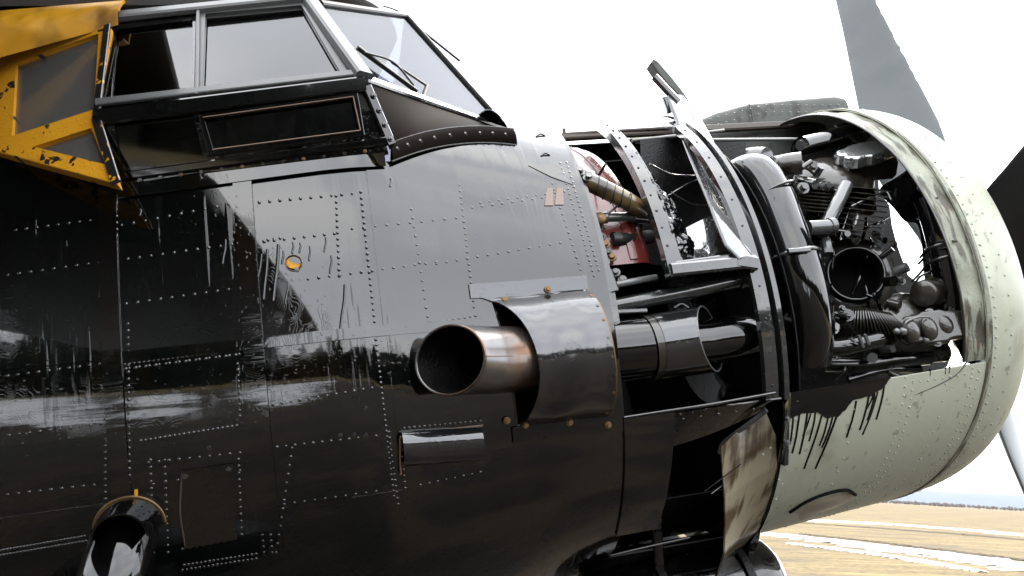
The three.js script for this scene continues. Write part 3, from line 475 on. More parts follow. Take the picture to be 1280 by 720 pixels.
// yellow rear framing
const rPl = plane3(onZ(127, 42, 0.765), onZ(120, 140, 0.885), onZ(10, 172, 0.835)), rN = rPl.normal.z > 0 ? rPl.normal : rPl.normal.clone().negate();
const Rr = (u, v, o = 0) => onPlane(u, v, rPl).addScaledVector(rN, o);
part('rear_frame', plate(px(Rr, [[-70, 92], [0, 70], [128, 33], [137, 33], [122, 150], [126, 166], [148, 232], [0, 192], [-70, 174]], 0.004), 0.022, [px(Rr, [[20, 80], [126, 42], [120, 139], [15, 173]], 0.004), px(Rr, [[41, 185], [117, 160], [134, 208]], 0.004)], 0.003), M.yellow, cockpit, 'chipped yellow frame of the rear side windows');
part('window_pane', plate(px(Rr, [[17, 78], [129, 39], [122, 142], [12, 176]], -0.008), 0.006), M.dusty, cockpit, 'rear window pane in the yellow frame');
part('window_pane', plate(px(Rr, [[36, 187], [119, 157], [137, 211]], -0.008), 0.006), M.dusty, cockpit, 'small triangular pane in the yellow frame');
part('chipped_post', [bar(Rr(136, 34, 0.006), Rr(122, 149, 0.006), 0.017, 0.006, rN), bar(Rr(122, 150, 0.006), Rr(147, 231, 0.006), 0.02, 0.006, rN)], M.chipped, cockpit, 'black post with chipped yellow paint');
part('roof_fillet', sheet((a, b) => { const lo = onZ(lerp(-80, 148, a), lerp(94, 31, a), lerp(0.80, 0.755, a)), hi = onZ(lerp(-80, 156, a), lerp(20, 0, a), lerp(0.84, 0.715, a)); return lo.lerp(hi, b).add(V(0, 0, 0.025 * Math.sin(b * Math.PI) * (0.6 + 0.8 * fbm(a, b, 6, 3, 3, 301)))); }, 40, 12, 0.008), M.dirtyYellow, cockpit, 'rumpled yellow fillet between cabin and wing');
// inside: floor, rear bulkhead, instrument shroud, two seats
part('cabin_floor', quad(V(-2.2, 0.10, 0.84), V(-0.25, 0.10, 0.74), V(-0.25, 0.10, -0.74), V(-2.2, 0.10, -0.84), 0.02), M.cabin, cockpit);
part('bulkhead', quad(V(-2.0, 0.1, 0.85), V(-2.0, 0.1, -0.85), V(-2.0, 1.1, -0.7), V(-2.0, 1.1, 0.7), 0.02), M.cabin, cockpit);
part('instrument_panel', sheet((a, b) => V(lerp(-0.62, -0.25, b), 0.56 + 0.09 * Math.sin(b * 2.4) - 0.22 * (1 - b) * (1 - b), lerp(-0.7, 0.7, a) * (1 - 0.4 * b)), 10, 10, 0.02), M.soot, cockpit);
for (const s of [1, -1]) {
  const p = s > 0 ? onZ(74, 104, 0.62).add(V(0, -0.16, 0)) : V(-1.6, 0.6, -0.42);
  const seat = part('pilot_seat', sheet((a, b) => { const w = 0.05 * (b < 0.62 ? 1 : Math.sqrt(Math.max(0, 1 - ((b - 0.62) / 0.38) ** 2))); return V(p.x - 0.04 * b + lerp(-1, 1, a) * w * 1.6, p.y - 0.36 + 0.52 * b, p.z); }, 10, 20, 0.05), M.seat, cockpit);
  part('seat_cushion', quad(V(p.x, p.y - 0.34, p.z + 0.08), V(p.x + 0.35, p.y - 0.32, p.z + 0.08), V(p.x + 0.35, p.y - 0.32, p.z - 0.3), V(p.x, p.y - 0.34, p.z - 0.3), 0.06), M.seat, seat);
}

// ------------------------------------------------------------------ upper wing (overhead, mostly outside the frame) and undercarriage leg
{ const y0 = 0.955, foil = (t) => { const a = t * 2 * Math.PI, c = 2.35, xx = 0.5 * (1 + Math.cos(a)), th = 0.13 * c * (0.2969 * Math.sqrt(xx) - 0.126 * xx - 0.3516 * xx * xx + 0.2843 * xx ** 3 - 0.1036 * xx ** 4) / 0.2 * 1.0; return [-1.16 - xx * c, a < Math.PI ? th * 1.25 : -th * 0.55]; };
  for (const s of [1, -1]) part('upper_wing', sheet((a, b) => { const [x, y] = foil(a), z = lerp(0.72, 8.6, b); return V(x + 0.02 * (z - 0.72), y0 + 0.10 + y + 0.006 * (z - 0.72), z * s); }, 48, 16), M.wing, plane, s > 0 ? 'oil-darkened upper wing reaching over the photographer' : 'upper wing on the far side');
  part('upper_wing', [quad(V(-3.85, 1.10, 0.76), V(-1.42, 1.10, 0.76), V(-1.42, 1.10, -0.76), V(-3.85, 1.10, -0.76), 0.1)], M.wing, plane, 'wing centre section over the cabin'); }
{ const c0 = S(158, 640, 0.0);
  const legTop = c0.clone().add(V(0, 0.05, -0.1)), legEnd = V(-1.30, -1.36, 1.45), d = legEnd.clone().sub(legTop);
  const path = [S(158, 655, -0.06), S(152, 690, 0.05), S(145, 720, 0.085), S(138, 760, 0.13), legTop.clone().addScaledVector(d, 0.62), legEnd];
  const curve = new THREE.CatmullRomCurve3(path);
  const leg = part('landing_gear_leg', sheet((a, b) => { const p = curve.getPoint(a), t = curve.getTangent(a), e1 = V(1, 0, 0).addScaledVector(t, -t.x).normalize(), e2 = t.clone().cross(e1), th = b * 2 * Math.PI, r = 0.062 + 0.018 * Math.exp(-a * 18); return p.addScaledVector(e1, Math.cos(th) * r).addScaledVector(e2, Math.sin(th) * r * 0.9); }, 60, 28), M.oilPlain, plane);
  // flared hood where the leg leaves the flank
  const hood = part('leg_hood', sheet((a, b) => { const th = lerp(0.02, Math.PI - 0.02, a), k = Math.pow(b, 1.6), R0 = [0.066, 0.058], rx = lerp(R0[0], 0.052, k), ry = lerp(R0[1], 0.05, k), x = c0.x + 0.005 + Math.cos(th) * rx, y = c0.y - 0.03 + Math.sin(th) * ry - 0.02 * k; return V(x, y, sideZ(x, y) + 0.006 + 0.085 * k); }, 40, 14, 0.004), M.oilPlain, leg, 'flared hood over the top of the leg');
  part('hood_rim', tube(Array.from({ length: 21 }, (_, i) => { const th = i / 20 * Math.PI, x = c0.x + 0.005 + Math.cos(th) * 0.067, y = c0.y - 0.03 + Math.sin(th) * 0.059; return V(x, y, sideZ(x, y) + 0.007); }), 0.0028, 3, 8), M.brass, leg, 'yellowed rim of the hood');
  part('hood_tab', bar(S(171, 624, 0.006), S(171, 611, 0.006), 0.006, 0.003, V(0, 0, 1)), M.yellow, leg);
  part('wire_band', tube([S(112, 706, 0.10), S(130, 703, 0.15), S(150, 702, 0.14), S(163, 706, 0.1)], 0.0018), M.frame, leg);
  const wheel = part('wheel', lathe([[0.02, -0.11], [0.24, -0.13], [0.36, -0.12], [0.40, -0.05], [0.405, 0], [0.40, 0.05], [0.36, 0.12], [0.24, 0.13], [0.02, 0.11]], 40, V(-1.38, -1.42, 1.68), V(0, 0.1, 1)), M.rubber, leg); }

// ------------------------------------------------------------------ engine cowling
const D = Math.PI / 180;
const cowlS = (x) => { // radii: side, bottom, top
  const k = x <= 1.0 ? 1 : Math.pow(Math.max(0, 1 - Math.pow((x - 1.0) / 0.175, 2.3)), 1 / 2.3), b = lerp(0.699, 0.659, (x - 0.4) / 0.6);
  const m = 0.945 + 0.055 * k; return [0.752 * m, b * m, 0.765 * m]; };
const cowlP = (x, t, off = 0) => { const [s, b, tp] = cowlS(x), h = Math.sin(t) < 0 ? b : tp, p = V(x, h * Math.sin(t), s * Math.cos(t)); if (off) p.addScaledVector(V(0, Math.sin(t) / h, Math.cos(t) / s).normalize(), off); return p; };
const T0 = -22.4 * D;                                      // lower edge of the big opening on this side
const cowling = part('cowling', sheet((a, b) => cowlP(lerp(0.365, 1.002, a), lerp(T0, -270 * D + 0.02, b)), 24, 140, 0.004), M.cowl, plane, 'grey-green engine cowling, oil-streaked below the opening');
// nose ring: full circle, rolled lip, joint of overlapping sheets
const ringProf = []; for (let i = 0; i <= 10; i++) ringProf.push([1.004 + 0.171 * Math.sin(i / 10 * Math.PI / 2), null]);
part('nose_ring', sheet((a, b) => { const t = lerp(-Math.PI, Math.PI, b); if (a < 0.6) { const x = 1.0 + 0.175 * Math.sin(a / 0.6 * Math.PI / 2); return cowlP(x, t, 0.003); }
  const k = (a - 0.6) / 0.4, e = k * Math.PI * 0.75, base = cowlP(1.175, t, 0.003), r = 0.035; const n = V(0, base.y, base.z).normalize(); return V(1.175 - r * 0.0 + r * Math.sin(e) * 0.6 - 0.12 * Math.max(0, k - 0.5), base.y, base.z).addScaledVector(n, -r * (1 - Math.cos(e)) - 0.03 * k); }, 44, 160, 0.003), M.cowl, cowling, 'rounded grey-green nose ring with rivets');
part('cowl_liner', sheet((a, b) => { const t = lerp(-110 * D, -268 * D, b); return cowlP(lerp(0.366, 0.99, a), t, -0.016); }, 8, 60, 0.003), M.bay, cowling, 'black inside of the far cowling');
part('opening_flange', sheet((a, b) => { const t = lerp(-22 * D, 84 * D, b); return cowlP(lerp(0.940, 1.012, a), t, -0.012 + 0.008 * a + 0.003 * Math.sin(b * 60)); }, 8, 80, 0.004), M.worn, cowling, 'chipped and oily flange round the opening');
part('flange_edge', sheet((a, b) => { const t = lerp(-22 * D, 84 * D, b), e = a * Math.PI * 2; return cowlP(0.938 + 0.004 * Math.cos(e), t, -0.013 + 0.004 * Math.sin(e)); }, 8, 70), M.headMetal, cowling, 'rolled edge of the flange');
part('nose_seam', sheet((a, b) => { const t = lerp(-Math.PI / 2, Math.PI / 2, b); return cowlP(1.0 + 0.016 * a, t, 0.006); }, 2, 90, 0.003), M.worn, cowling);
{ const rr = rng(5), list = [], nrm = (x, t) => { const a = cowlP(x, t), b = cowlP(x + 0.003, t), c = cowlP(x, t + 0.004); return b.sub(a).cross(c.sub(a)).normalize().multiplyScalar(-1); };
  const add = (x, t) => { const p = cowlP(x, t, 0.004), n = nrm(x, t); if (n.dot(V(0, p.y, p.z)) < 0) n.negate(); list.push([p, n]); };
  for (let i = 0; i < 70; i++) { const t = lerp(-88, 82, i / 69) * D; add(1.030, t); if (t < T0) add(0.975, t); if (t < T0) add(0.955, t + 0.012); if (i % 2) add(1.085, t); }
  for (let i = 0; i < 30; i++) { const t = lerp(-88, -24, i / 29) * D; add(0.76, t); add(0.735, t + 0.02); if (i % 2) { add(0.58, t); add(0.40, t); } if (i % 2 === 0) add(0.87, t); }
  for (let i = 0; i < 10; i++) { add(lerp(0.76, 0.98, i / 9), -24.5 * D); }
  for (let i = 0; i < 40; i++) { const [p, n] = [onCyl(963 + 12 * Math.sin(i), 560 + i * 2, 0.75), V(0, -0.5, 0.8)]; if (i % 4 === 0) list.push([p, n]); }
  rivets('rivet', list, 0.0037, M.cowlRivet, cowling); }
// oil that ran down the cowling below the opening: one pool and its runs
const cowlT = (u, v) => { // pixel to (x, t) on the cowling side
  let lo = 0.6, hi = 0.8; const d = rayDir(u, v); let best = null;
  for (let t = 1.4; t < 4; t += 0.002) { const p = at(d, t); const [s, b, tp] = cowlS(Math.min(1.17, Math.max(0.36, p.x))), h = p.y < 0 ? b : tp; if ((p.y / h) ** 2 + (p.z / s) ** 2 < 1) { best = p; break; } }
  if (!best) best = at(d, 2.6); const [s, b, tp] = cowlS(Math.min(1.17, Math.max(0.36, best.x))), h = best.y < 0 ? b : tp; return [best.x, Math.atan2(best.y / h, best.z / s)]; };
const onCowl = (u, v, off = 0) => { const [x, t] = cowlT(u, v); return cowlP(x, t, off); };
part('oil_film', sheet((a, b) => { const u = lerp(972, 1112, a), top = lerp(492.5, 470, a), low = lin(u, [[972, 560], [985, 524], [1000, 516], [1020, 514], [1030, 521], [1046, 520], [1065, 499], [1085, 494], [1100, 486], [1112, 472]]) + 5 * (fbm(a, 0.5, 22, 3, 3, 405) - 0.5); return onCowl(u, lerp(top, low, b), 0.0045); }, 70, 10, 0.0012), M.oilPlain, cowling, 'black oil spread below the opening');
for (const [u0, v0, u1, v1, r] of [[990, 516, 986, 550, .0022], [998, 516, 989, 561, .0024], [1008, 514, 998, 562, .0024], [1018, 514, 1010, 546, .0022], [1026, 518, 1004, 580, .0024], [1034, 520, 1023, 552, .0022], [1040, 518, 1026, 554, .0022], [1045, 518, 1018, 580, .0026], [1069, 500, 1057, 541, .0024], [1085, 493, 1073, 532, .0024], [1092, 490, 1083, 520, .0024], [1096, 489, 1077, 538, .0022], [1104, 480, 1094, 519, .0024], [1012, 516, 1002, 540, .002], [1090, 492, 1082, 506, .002]])
  part('oil_run', tube([0, 0.3, 0.6, 0.85, 1].map((t) => onCowl(lerp(u0, u1, t) + 1.2 * Math.sin(t * 3), lerp(v0, v1 + 4, t), 0.002)), r * 1.8, 5, 8), M.oilPlain, cowling);
part('oil_run', tube([onCowl(1207, 452, 0.003), onCowl(1196, 466, 0.003), onCowl(1172, 480, 0.003), onCowl(1140, 494, 0.002)], 0.0022, 8, 6), M.oilPlain, cowling);
for (const [u, v] of [[1181, 461], [1186, 460], [1162, 463]]) part('oil_run', tube([onCowl(u, v - 2, 0.002), onCowl(u - 1, v + 6, 0.002)], 0.0026, 3, 6), M.oilPlain, cowling);
// hinge rail on the crown, lower lip of the opening, latch
part('hinge_rail', [bar(onZ(700, 172, 0.12), onZ(1045, 153, 0.04), 0.03, 0.022, V(0, 0.4, 1)), tube([onZ(704, 168, 0.12), onZ(870, 158, 0.10)], 0.007), ...[705, 759].map((u) => bar(onZ(u, 168 - (u - 705) * 0.05, 0.12), onZ(u, 161 - (u - 705) * 0.05, 0.12), 0.012, 0.012, V(0, 0, 1)))], M.rust, cowling, 'dark hinge rail along the crown');
part('hinge_rod', tube([onZ(790, 176, 0.2), onZ(905, 163, 0.17)], 0.006), M.silver, cowling);
part('stay_rod', tube([onZ(888, 175, 0.25), onZ(1005, 174, 0.25)], 0.006), M.silver, cowling);
part('opening_lip', tube([onCowl(985, 493, -0.002), onCowl(1060, 482, -0.002), onCowl(1140, 469, -0.002), onCowl(1219, 456, -0.002)], 0.004, 8, 8), M.frame, cowling);
part('latch', [bar(onCowl(979, 488, 0.014), onCowl(978, 576, 0.014), 0.017, 0.014, V(0, -0.3, 1))], M.frame, cowling, 'oily latch strap at the rear edge');
for (const v of [490, 520, 548]) part('latch_rivet', bolt(onCowl(979, v, 0.02), V(0, -0.3, 1), 0.005), M.silver, cowling);
// exit louvre low on the cowling
part('exit_scoop', sheet((a, b) => { const p0 = onCowl(lerp(988, 1068, a), lerp(636, 615, Math.sin(a * 1.57)) - 0, 0.002), p1 = onCowl(lerp(1000, 1060, a), lerp(648, 626, a), 0.002); return p0.lerp(p1, b).add(V(0, 0, 0.022 * Math.sin(b * Math.PI) * Math.sin(a * Math.PI))); }, 24, 8, 0.004), M.flap, cowling, 'small blister with a black-edged slot');
part('exit_slot', tube([[986, 638], [1006, 625], [1030, 615], [1056, 610], [1068, 616]].map(([u, v]) => onCowl(u, v, 0.006)), 0.0055, 8, 8), M.soot, cowling);
// rear edge band and the open flap below
const R1 = 0.768, band = (x, w, R, t0, t1, th, rise = 0) => sheet((a, b) => { const t = lerp(t0, t1, b); return V(x + lerp(-w / 2, w / 2, a) + rise * b, R * Math.sin(t), R * Math.cos(t)); }, 3, 70, th);
part('rear_band', sheet((a, b) => { const t = lerp(-22 * D, -88 * D, b), [s, bt] = cowlS(0.4), R = lerp(R1, 0.757, a); return V(0.345 + 0.028 * a, lerp(R1, bt + 0.004, a) * Math.sin(t), R * Math.cos(t)); }, 3, 60, 0.006), M.oilPlain, cowling, 'black oily trailing edge of the cowling');
part('cowl_flap', sheet((a, b) => { const e = b, r = [[957, 514], [970, 545], [971, 580], [963, 616], [947, 661], [899, 714]], l = [[900, 559], [902, 590], [905, 625], [905, 655], [904, 690], [897, 716]];
  const k = e * 5, i = Math.min(4, Math.floor(k)), f = k - i, pr = onX(lerp(r[i][0], r[i + 1][0], f), lerp(r[i][1], r[i + 1][1], f), 0.345), pl = onX(lerp(l[i][0], l[i + 1][0], f), lerp(l[i][1], l[i + 1][1], f), 0.20);
  return pl.lerp(pr, a).add(V(0, 0, -0.02 * Math.sin(a * Math.PI))); }, 20, 50, 0.005), M.smear, cowling, 'pale open cowl flap smeared with brown oil');
part('flap_lip', tube([[899, 566], [902, 557], [918, 543], [940, 527], [958, 513]].map(([u, v]) => onX(u, v, 0.235 + (u - 900) * 0.0014)), 0.0065, 8, 8), M.silver, cowling);
for (const [a, b] of [[[881, 614], [926, 580]], [[889, 617], [914, 598]]]) part('flap_wire', tube([onX(...a, 0.15), onX(...b, 0.24)], 0.0018), M.frame, cowling);
// air intake scoop on the crown
{ const pts = [[868, 157], [876, 148], [900, 139], [936, 130], [990, 125], [1044, 121.5], [1054, 124], [1057, 132], [1057, 152]].map(([u, v]) => onZ(u, v, 0.02));
  part('air_scoop', sheet((a, b) => { const k = a * (pts.length - 1), i = Math.min(pts.length - 2, Math.floor(k)), p = pts[i].clone().lerp(pts[i + 1], k - i), th = lerp(-0.05, Math.PI + 0.05, b), c = Math.cos(th), q = Math.sin(th), base = 0.72, w = 0.16 * (0.7 + 0.3 * Math.sin(Math.min(1, a * 1.6) * 1.57)); return V(p.x, base + (p.y - base) * 1.10 * Math.sign(q) * Math.pow(Math.abs(q), 0.22), 0.04 - 0.16 + w * Math.sign(c) * Math.pow(Math.abs(c), 0.4)); }, 60, 40, 0.006), M.scoop, cowling, 'olive-grey air scoop on the crown');
  part('scoop_seam', tube([onZ(936, 130, 0.035), onZ(940, 142, 0.04), onZ(942, 155, 0.045)], 0.003), M.rubber, cowling);
  part('scoop_foot', bar(onZ(868, 160, 0.06), onZ(1058, 150.5, 0.05), 0.02, 0.016, V(0, 0.3, 1)), M.headMetal, cowling);
  rivets('rivet', Array.from({ length: 36 }, (_, i) => [onZ(878 + (i % 18) * 10, lerp(150, 130, Math.min(1, i % 18 / 8)) + (i < 18 ? 1 : 10), 0.045), V(0, 0.3, 1)]), 0.0035, M.rivet, cowling); }

// ------------------------------------------------------------------ accessory bay between firewall and engine
const bayWall = part('engine_bay', [
  sheet((a, b) => { const t = lerp(-60 * D, -272 * D, b); return V(lerp(-0.12, 0.37, a), 0.735 * Math.sin(t), 0.76 * Math.cos(t)); }, 6, 60, 0.004),
  sheet((a, b) => { const t = b * 2 * Math.PI, r = lerp(0.02, 0.79, a); return V(-0.115, Math.min(0.72, r * Math.sin(t) * 0.93), r * Math.cos(t)); }, 6, 60, 0.01),
], M.bay, plane, 'black accessory bay behind the engine');
part('bay_skin', sheet((a, b) => { const t = lerp(-20.5 * D, lerp(-28, -21.5, a * a) * D, b); return V(lerp(-0.115, 0.335, a), 0.775 * Math.sin(t) , (0.775 - 0.05 * b) * Math.cos(t)); }, 20, 24, 0.004), M.oil, bayWall, 'black side panel below the seam');
part('bay_belly', sheet((a, b) => { const t = lerp(-50 * D, -275 * D, b); return V(lerp(-0.14, 0.33, a), 0.655 * Math.sin(t), 0.66 * Math.cos(t)); }, 6, 50, 0.004), M.bay, bayWall, 'black belly of the bay');
part('bay_seam', tube([onCyl(779, 522, 0.782), onCyl(830, 514, 0.782), onCyl(890, 505, 0.782), onCyl(969, 491, 0.782)], 0.0036, 6, 8), M.frame, bayWall);
rivets('rivet', [...Array.from({ length: 12 }, (_, i) => [onCyl(788 + i * 15.5, 528 - i * 2.5, 0.776), V(0, -0.4, 1)]), ...Array.from({ length: 8 }, (_, i) => [onCyl(788 + i * 22, 533 - i * 3, 0.774), V(0, -0.4, 1)])], 0.0038, M.rivet, bayWall);
part('firewall_flange', [sheet((a, b) => { const y = lerp(-0.27, -0.56, b), x = lerp(-0.118, lerp(0.02, 0.0, b), a); return V(x, y, lerp(sideZ(-0.13, y) + 0.002, sideZ(-0.13, y) - 0.012, a)); }, 8, 20, 0.004)], M.skin, fuselage, 'lower flange of the nose skin');
part('flange_streaks', [tube([onX(772, 526, -0.09), onX(777, 570, -0.09), onX(778, 628, -0.09)], 0.006, 8, 8), tube([onX(783, 545, -0.075), onX(786, 585, -0.075)], 0.004)], M.oil, fuselage);
// hoops
part('bay_hoop', [band(-0.118, 0.022, 0.808, -3 * D, 44 * D, 0.02), band(-0.100, 0.012, 0.798, -3 * D, 44 * D, 0.03)], M.frame, bayWall, 'grey hoop at the edge of the nose skin');
part('bay_hoop', [band(0.078, 0.026, 0.785, 5 * D, 62 * D, 0.03), band(0.103, 0.018, 0.772, 5 * D, 62 * D, 0.02)], M.frame, bayWall, 'wet grey hoop in front of the oil tank');
part('bay_hoop', [band(0.312, 0.036, 0.772, -21 * D, 70 * D, 0.02), band(0.352, 0.014, 0.776, -21 * D, 70 * D, 0.03)], M.frame, bayWall, 'twin grey hoop behind the engine');
part('oil_smear', sheet((a, b) => { const t = lerp(8, 50, b) * D, w = 0.02 + 0.05 * sm(1.0, 0.1, b) * (0.4 + fbm(b, 0.2, 14, 3, 4, 91)), x = 0.108 + w * a, R = 0.772 - 0.05 * a + 0.020 * (fbm(a * 0.4, b, 6, 26, 4, 95) - 0.5); return V(x, R * Math.sin(t), R * Math.cos(t)); }, 16, 160, 0.003), M.oilPlain, bayWall, 'wet lumpy oil hanging on the hoop');
{ const L = []; for (const [x, R, t0, t1] of [[0.078, 0.786, 7, 58], [0.312, 0.773, -18, 66], [-0.118, 0.809, -1, 42]]) for (let i = 0; i < 14; i++) { const t = lerp(t0, t1, i / 13) * D; L.push([V(x, R * Math.sin(t), R * Math.cos(t)), V(0, Math.sin(t), Math.cos(t))]); } rivets('rivet', L, 0.0036, M.rubber, bayWall); }
for (const [u, v] of [[724, 216], [735, 224]]) part('hoop_clip', bolt(onCyl(u, v, 0.8), V(0, 0.5, 0.9), 0.01), M.frame, bayWall);
part('bay_sill', [bar(onCyl(838, 338, 0.785), onCyl(944, 327, 0.775), 0.034, 0.026, V(0, 0, 1)), bar(onCyl(830, 333, 0.77), onCyl(938, 318, 0.765), 0.016, 0.02, V(0, 0, 1))], M.frame, bayWall, 'grey sill at the foot of the bay opening');
part('sill_bracket', bar(onCyl(920, 326, 0.782), onCyl(946, 330, 0.782), 0.036, 0.02, V(0, 0, 1)), M.frame, bayWall);
part('corner_bracket', [bar(onCyl(753, 340, 0.80), onCyl(762, 366, 0.80), 0.05, 0.02, V(0, 0, 1))], M.frame, bayWall);
// black sheet behind the hatch, with its wet splash of sky
part('inner_sheet', sheet((a, b) => { const p = onZ(lerp(800, 935, a), lerp(176, 330, b), 0.40); return p.add(V(0, 0, 0.02 * Math.sin(a * 5 + b * 3))); }, 12, 12, 0.004), M.bay, bayWall);
part('bay_floor', quad(V(0.075, 0.075, 0.76), V(0.335, 0.085, 0.755), V(0.335, 0.05, 0.35), V(0.075, 0.04, 0.35), 0.006, 4, 4), M.oil, bayWall, 'oily shelf of the bay');
part('oil_glint_plate', sheet((a, b) => { const p0 = onZ(lerp(858, 905, a), lerp(286, 264, a), 0.58), p1 = onZ(lerp(868, 892, a), 327, 0.745); return p0.lerp(p1, b).add(V(0, -0.02 * Math.sin(b * 3.1), 0.02 * Math.sin(a * 3.1))); }, 16, 20, 0.004), M.wetMetal, bayWall, 'added plate that mirrors the sky in place of wet oil');  // plate added to catch the sky where wet oil would shine
part('gusset', plate([onCyl(905, 270, 0.70), onCyl(936, 312, 0.72), onCyl(888, 318, 0.72)], 0.006), M.headMetal, bayWall);
for (const pts of [[[812, 205], [840, 218], [868, 220]], [[835, 245], [860, 230], [880, 222]], [[838, 240], [865, 255], [892, 258]]]) part('bay_wire', tube(pts.map(([u, v]) => onZ(u, v, 0.52)), 0.003, 10, 6), M.frame, bayWall);
// red oil tank and plumbing
const tankC = V(-0.02, 0.12, 0.0);
const tank = part('oil_tank', sheet((a, b) => { const t = lerp(8 * D, 120 * D, b), k = a * 2 - 1, r = 0.675 * Math.pow(1 - Math.pow(Math.abs(k), 5), 0.2) + 0.001; return V(0.0 + 0.115 * k, 0.045 + r * Math.sin(t) * 0.94, r * Math.cos(t)); }, 24, 50), M.tank, bayWall, 'dark red oil tank');
part('tank_strap', [sheet((a, b) => { const t = lerp(9 * D, 110 * D, b); return V(0.012 + 0.02 * a, 0.045 + 0.681 * Math.sin(t) * 0.94, 0.681 * Math.cos(t)); }, 2, 40, 0.004)], M.tank, tank);
part('tank_rod', tube([onX(757, 205, -0.01), onX(748, 220, -0.01)], 0.004), M.rubber, tank);
const hose = part('lagged_hose', tube([onZ(737, 228, 0.70), onZ(748, 233, 0.71), onZ(768, 243, 0.71), onZ(785, 252, 0.70), onZ(800, 262, 0.66)], 0.025, 10, 16), M.wrap, bayWall, 'stained brown lagged hose');
part('hose_clamp', [tube([onZ(724, 224, 0.67), onZ(737, 229, 0.67)], 0.034, 4, 16)], M.headMetal, hose);
for (let i = 0; i < 5; i++) { const p = onZ(746 + i * 10, 232 + i * 5.2, 0.71); part('hose_tie', aim(new THREE.TorusGeometry(0.0258, 0.0018, 6, 20).rotateX(Math.PI / 2), p, V(1, -0.35, 0.1)), M.rubber, hose); }
part('thin_cable', tube([onZ(790, 243, 0.68), onZ(780, 250, 0.69), onZ(766, 262, 0.69), onZ(752, 272, 0.68)], 0.0035, 10, 8), M.silver, bayWall);
const union = part('pipe_union', [tube([onZ(745, 273, 0.68), onZ(758, 272, 0.68)], 0.017, 4, 12), tube([onZ(758, 272, 0.68), onZ(788, 271, 0.66)], 0.013, 4, 12), tube([onZ(788, 271, 0.66), onZ(810, 274, 0.6)], 0.017, 4, 12)], M.alloy, bayWall, 'metal pipe union');
part('pipe_cap', lathe([[0.0001, 0.01], [0.015, 0.008], [0.018, 0], [0.015, -0.012]], 16, onZ(750, 273, 0.70), V(-0.3, 0.2, 1)), M.brass, union);
part('black_hose', [tube([onZ(766, 299, 0.66), onZ(786, 300, 0.64), onZ(812, 296, 0.56)], 0.02, 8, 14), tube([onZ(766, 299, 0.67), onZ(776, 299, 0.67)], 0.016)], M.rubber, bayWall);
for (const [u, v, m] of [[752, 296, 'headMetal'], [757, 306, 'brass'], [760, 316, 'headMetal'], [752, 312, 'alloy'], [765, 322, 'brass'], [757, 328, 'alloy'], [750, 285, 'headMetal'], [770, 341, 'alloy'], [778, 350, 'alloy']]) part('pipe_fitting', bolt(onZ(u, v, 0.68), V(-0.3, 0.3, 1), 0.008), M[m], bayWall);
part('pipe_rail', tube([onZ(764, 357, 0.70), onZ(790, 352, 0.70), onZ(820, 347, 0.68)], 0.009, 6, 10), M.silver, bayWall);
part('engine_mount_tube', [tube([onZ(755, 385, 0.68), onZ(850, 367, 0.69), onZ(930, 349, 0.70)], 0.021, 6, 16)], M.frame, bayWall, 'grey engine mount tube');
part('mount_fork', [tube([onZ(922, 351, 0.70), onZ(945, 346, 0.70)], 0.026, 4, 12), bolt(onZ(936, 346, 0.73), V(0, 0, 1), 0.012)], M.headMetal, bayWall);
part('mount_fork', [tube([onZ(748, 387, 0.70), onZ(768, 383, 0.70)], 0.026, 4, 12)], M.frame, bayWall);
part('bay_bracket', bar(onZ(762, 390, 0.72), onZ(808, 388, 0.72), 0.012, 0.012, V(0, 0, 1)), M.frame, bayWall);
part('bay_clip', tube([onZ(842, 385, 0.68), onZ(852, 380, 0.68), onZ(862, 386, 0.68), onZ(875, 388, 0.66)], 0.005, 6, 8), M.frame, bayWall);
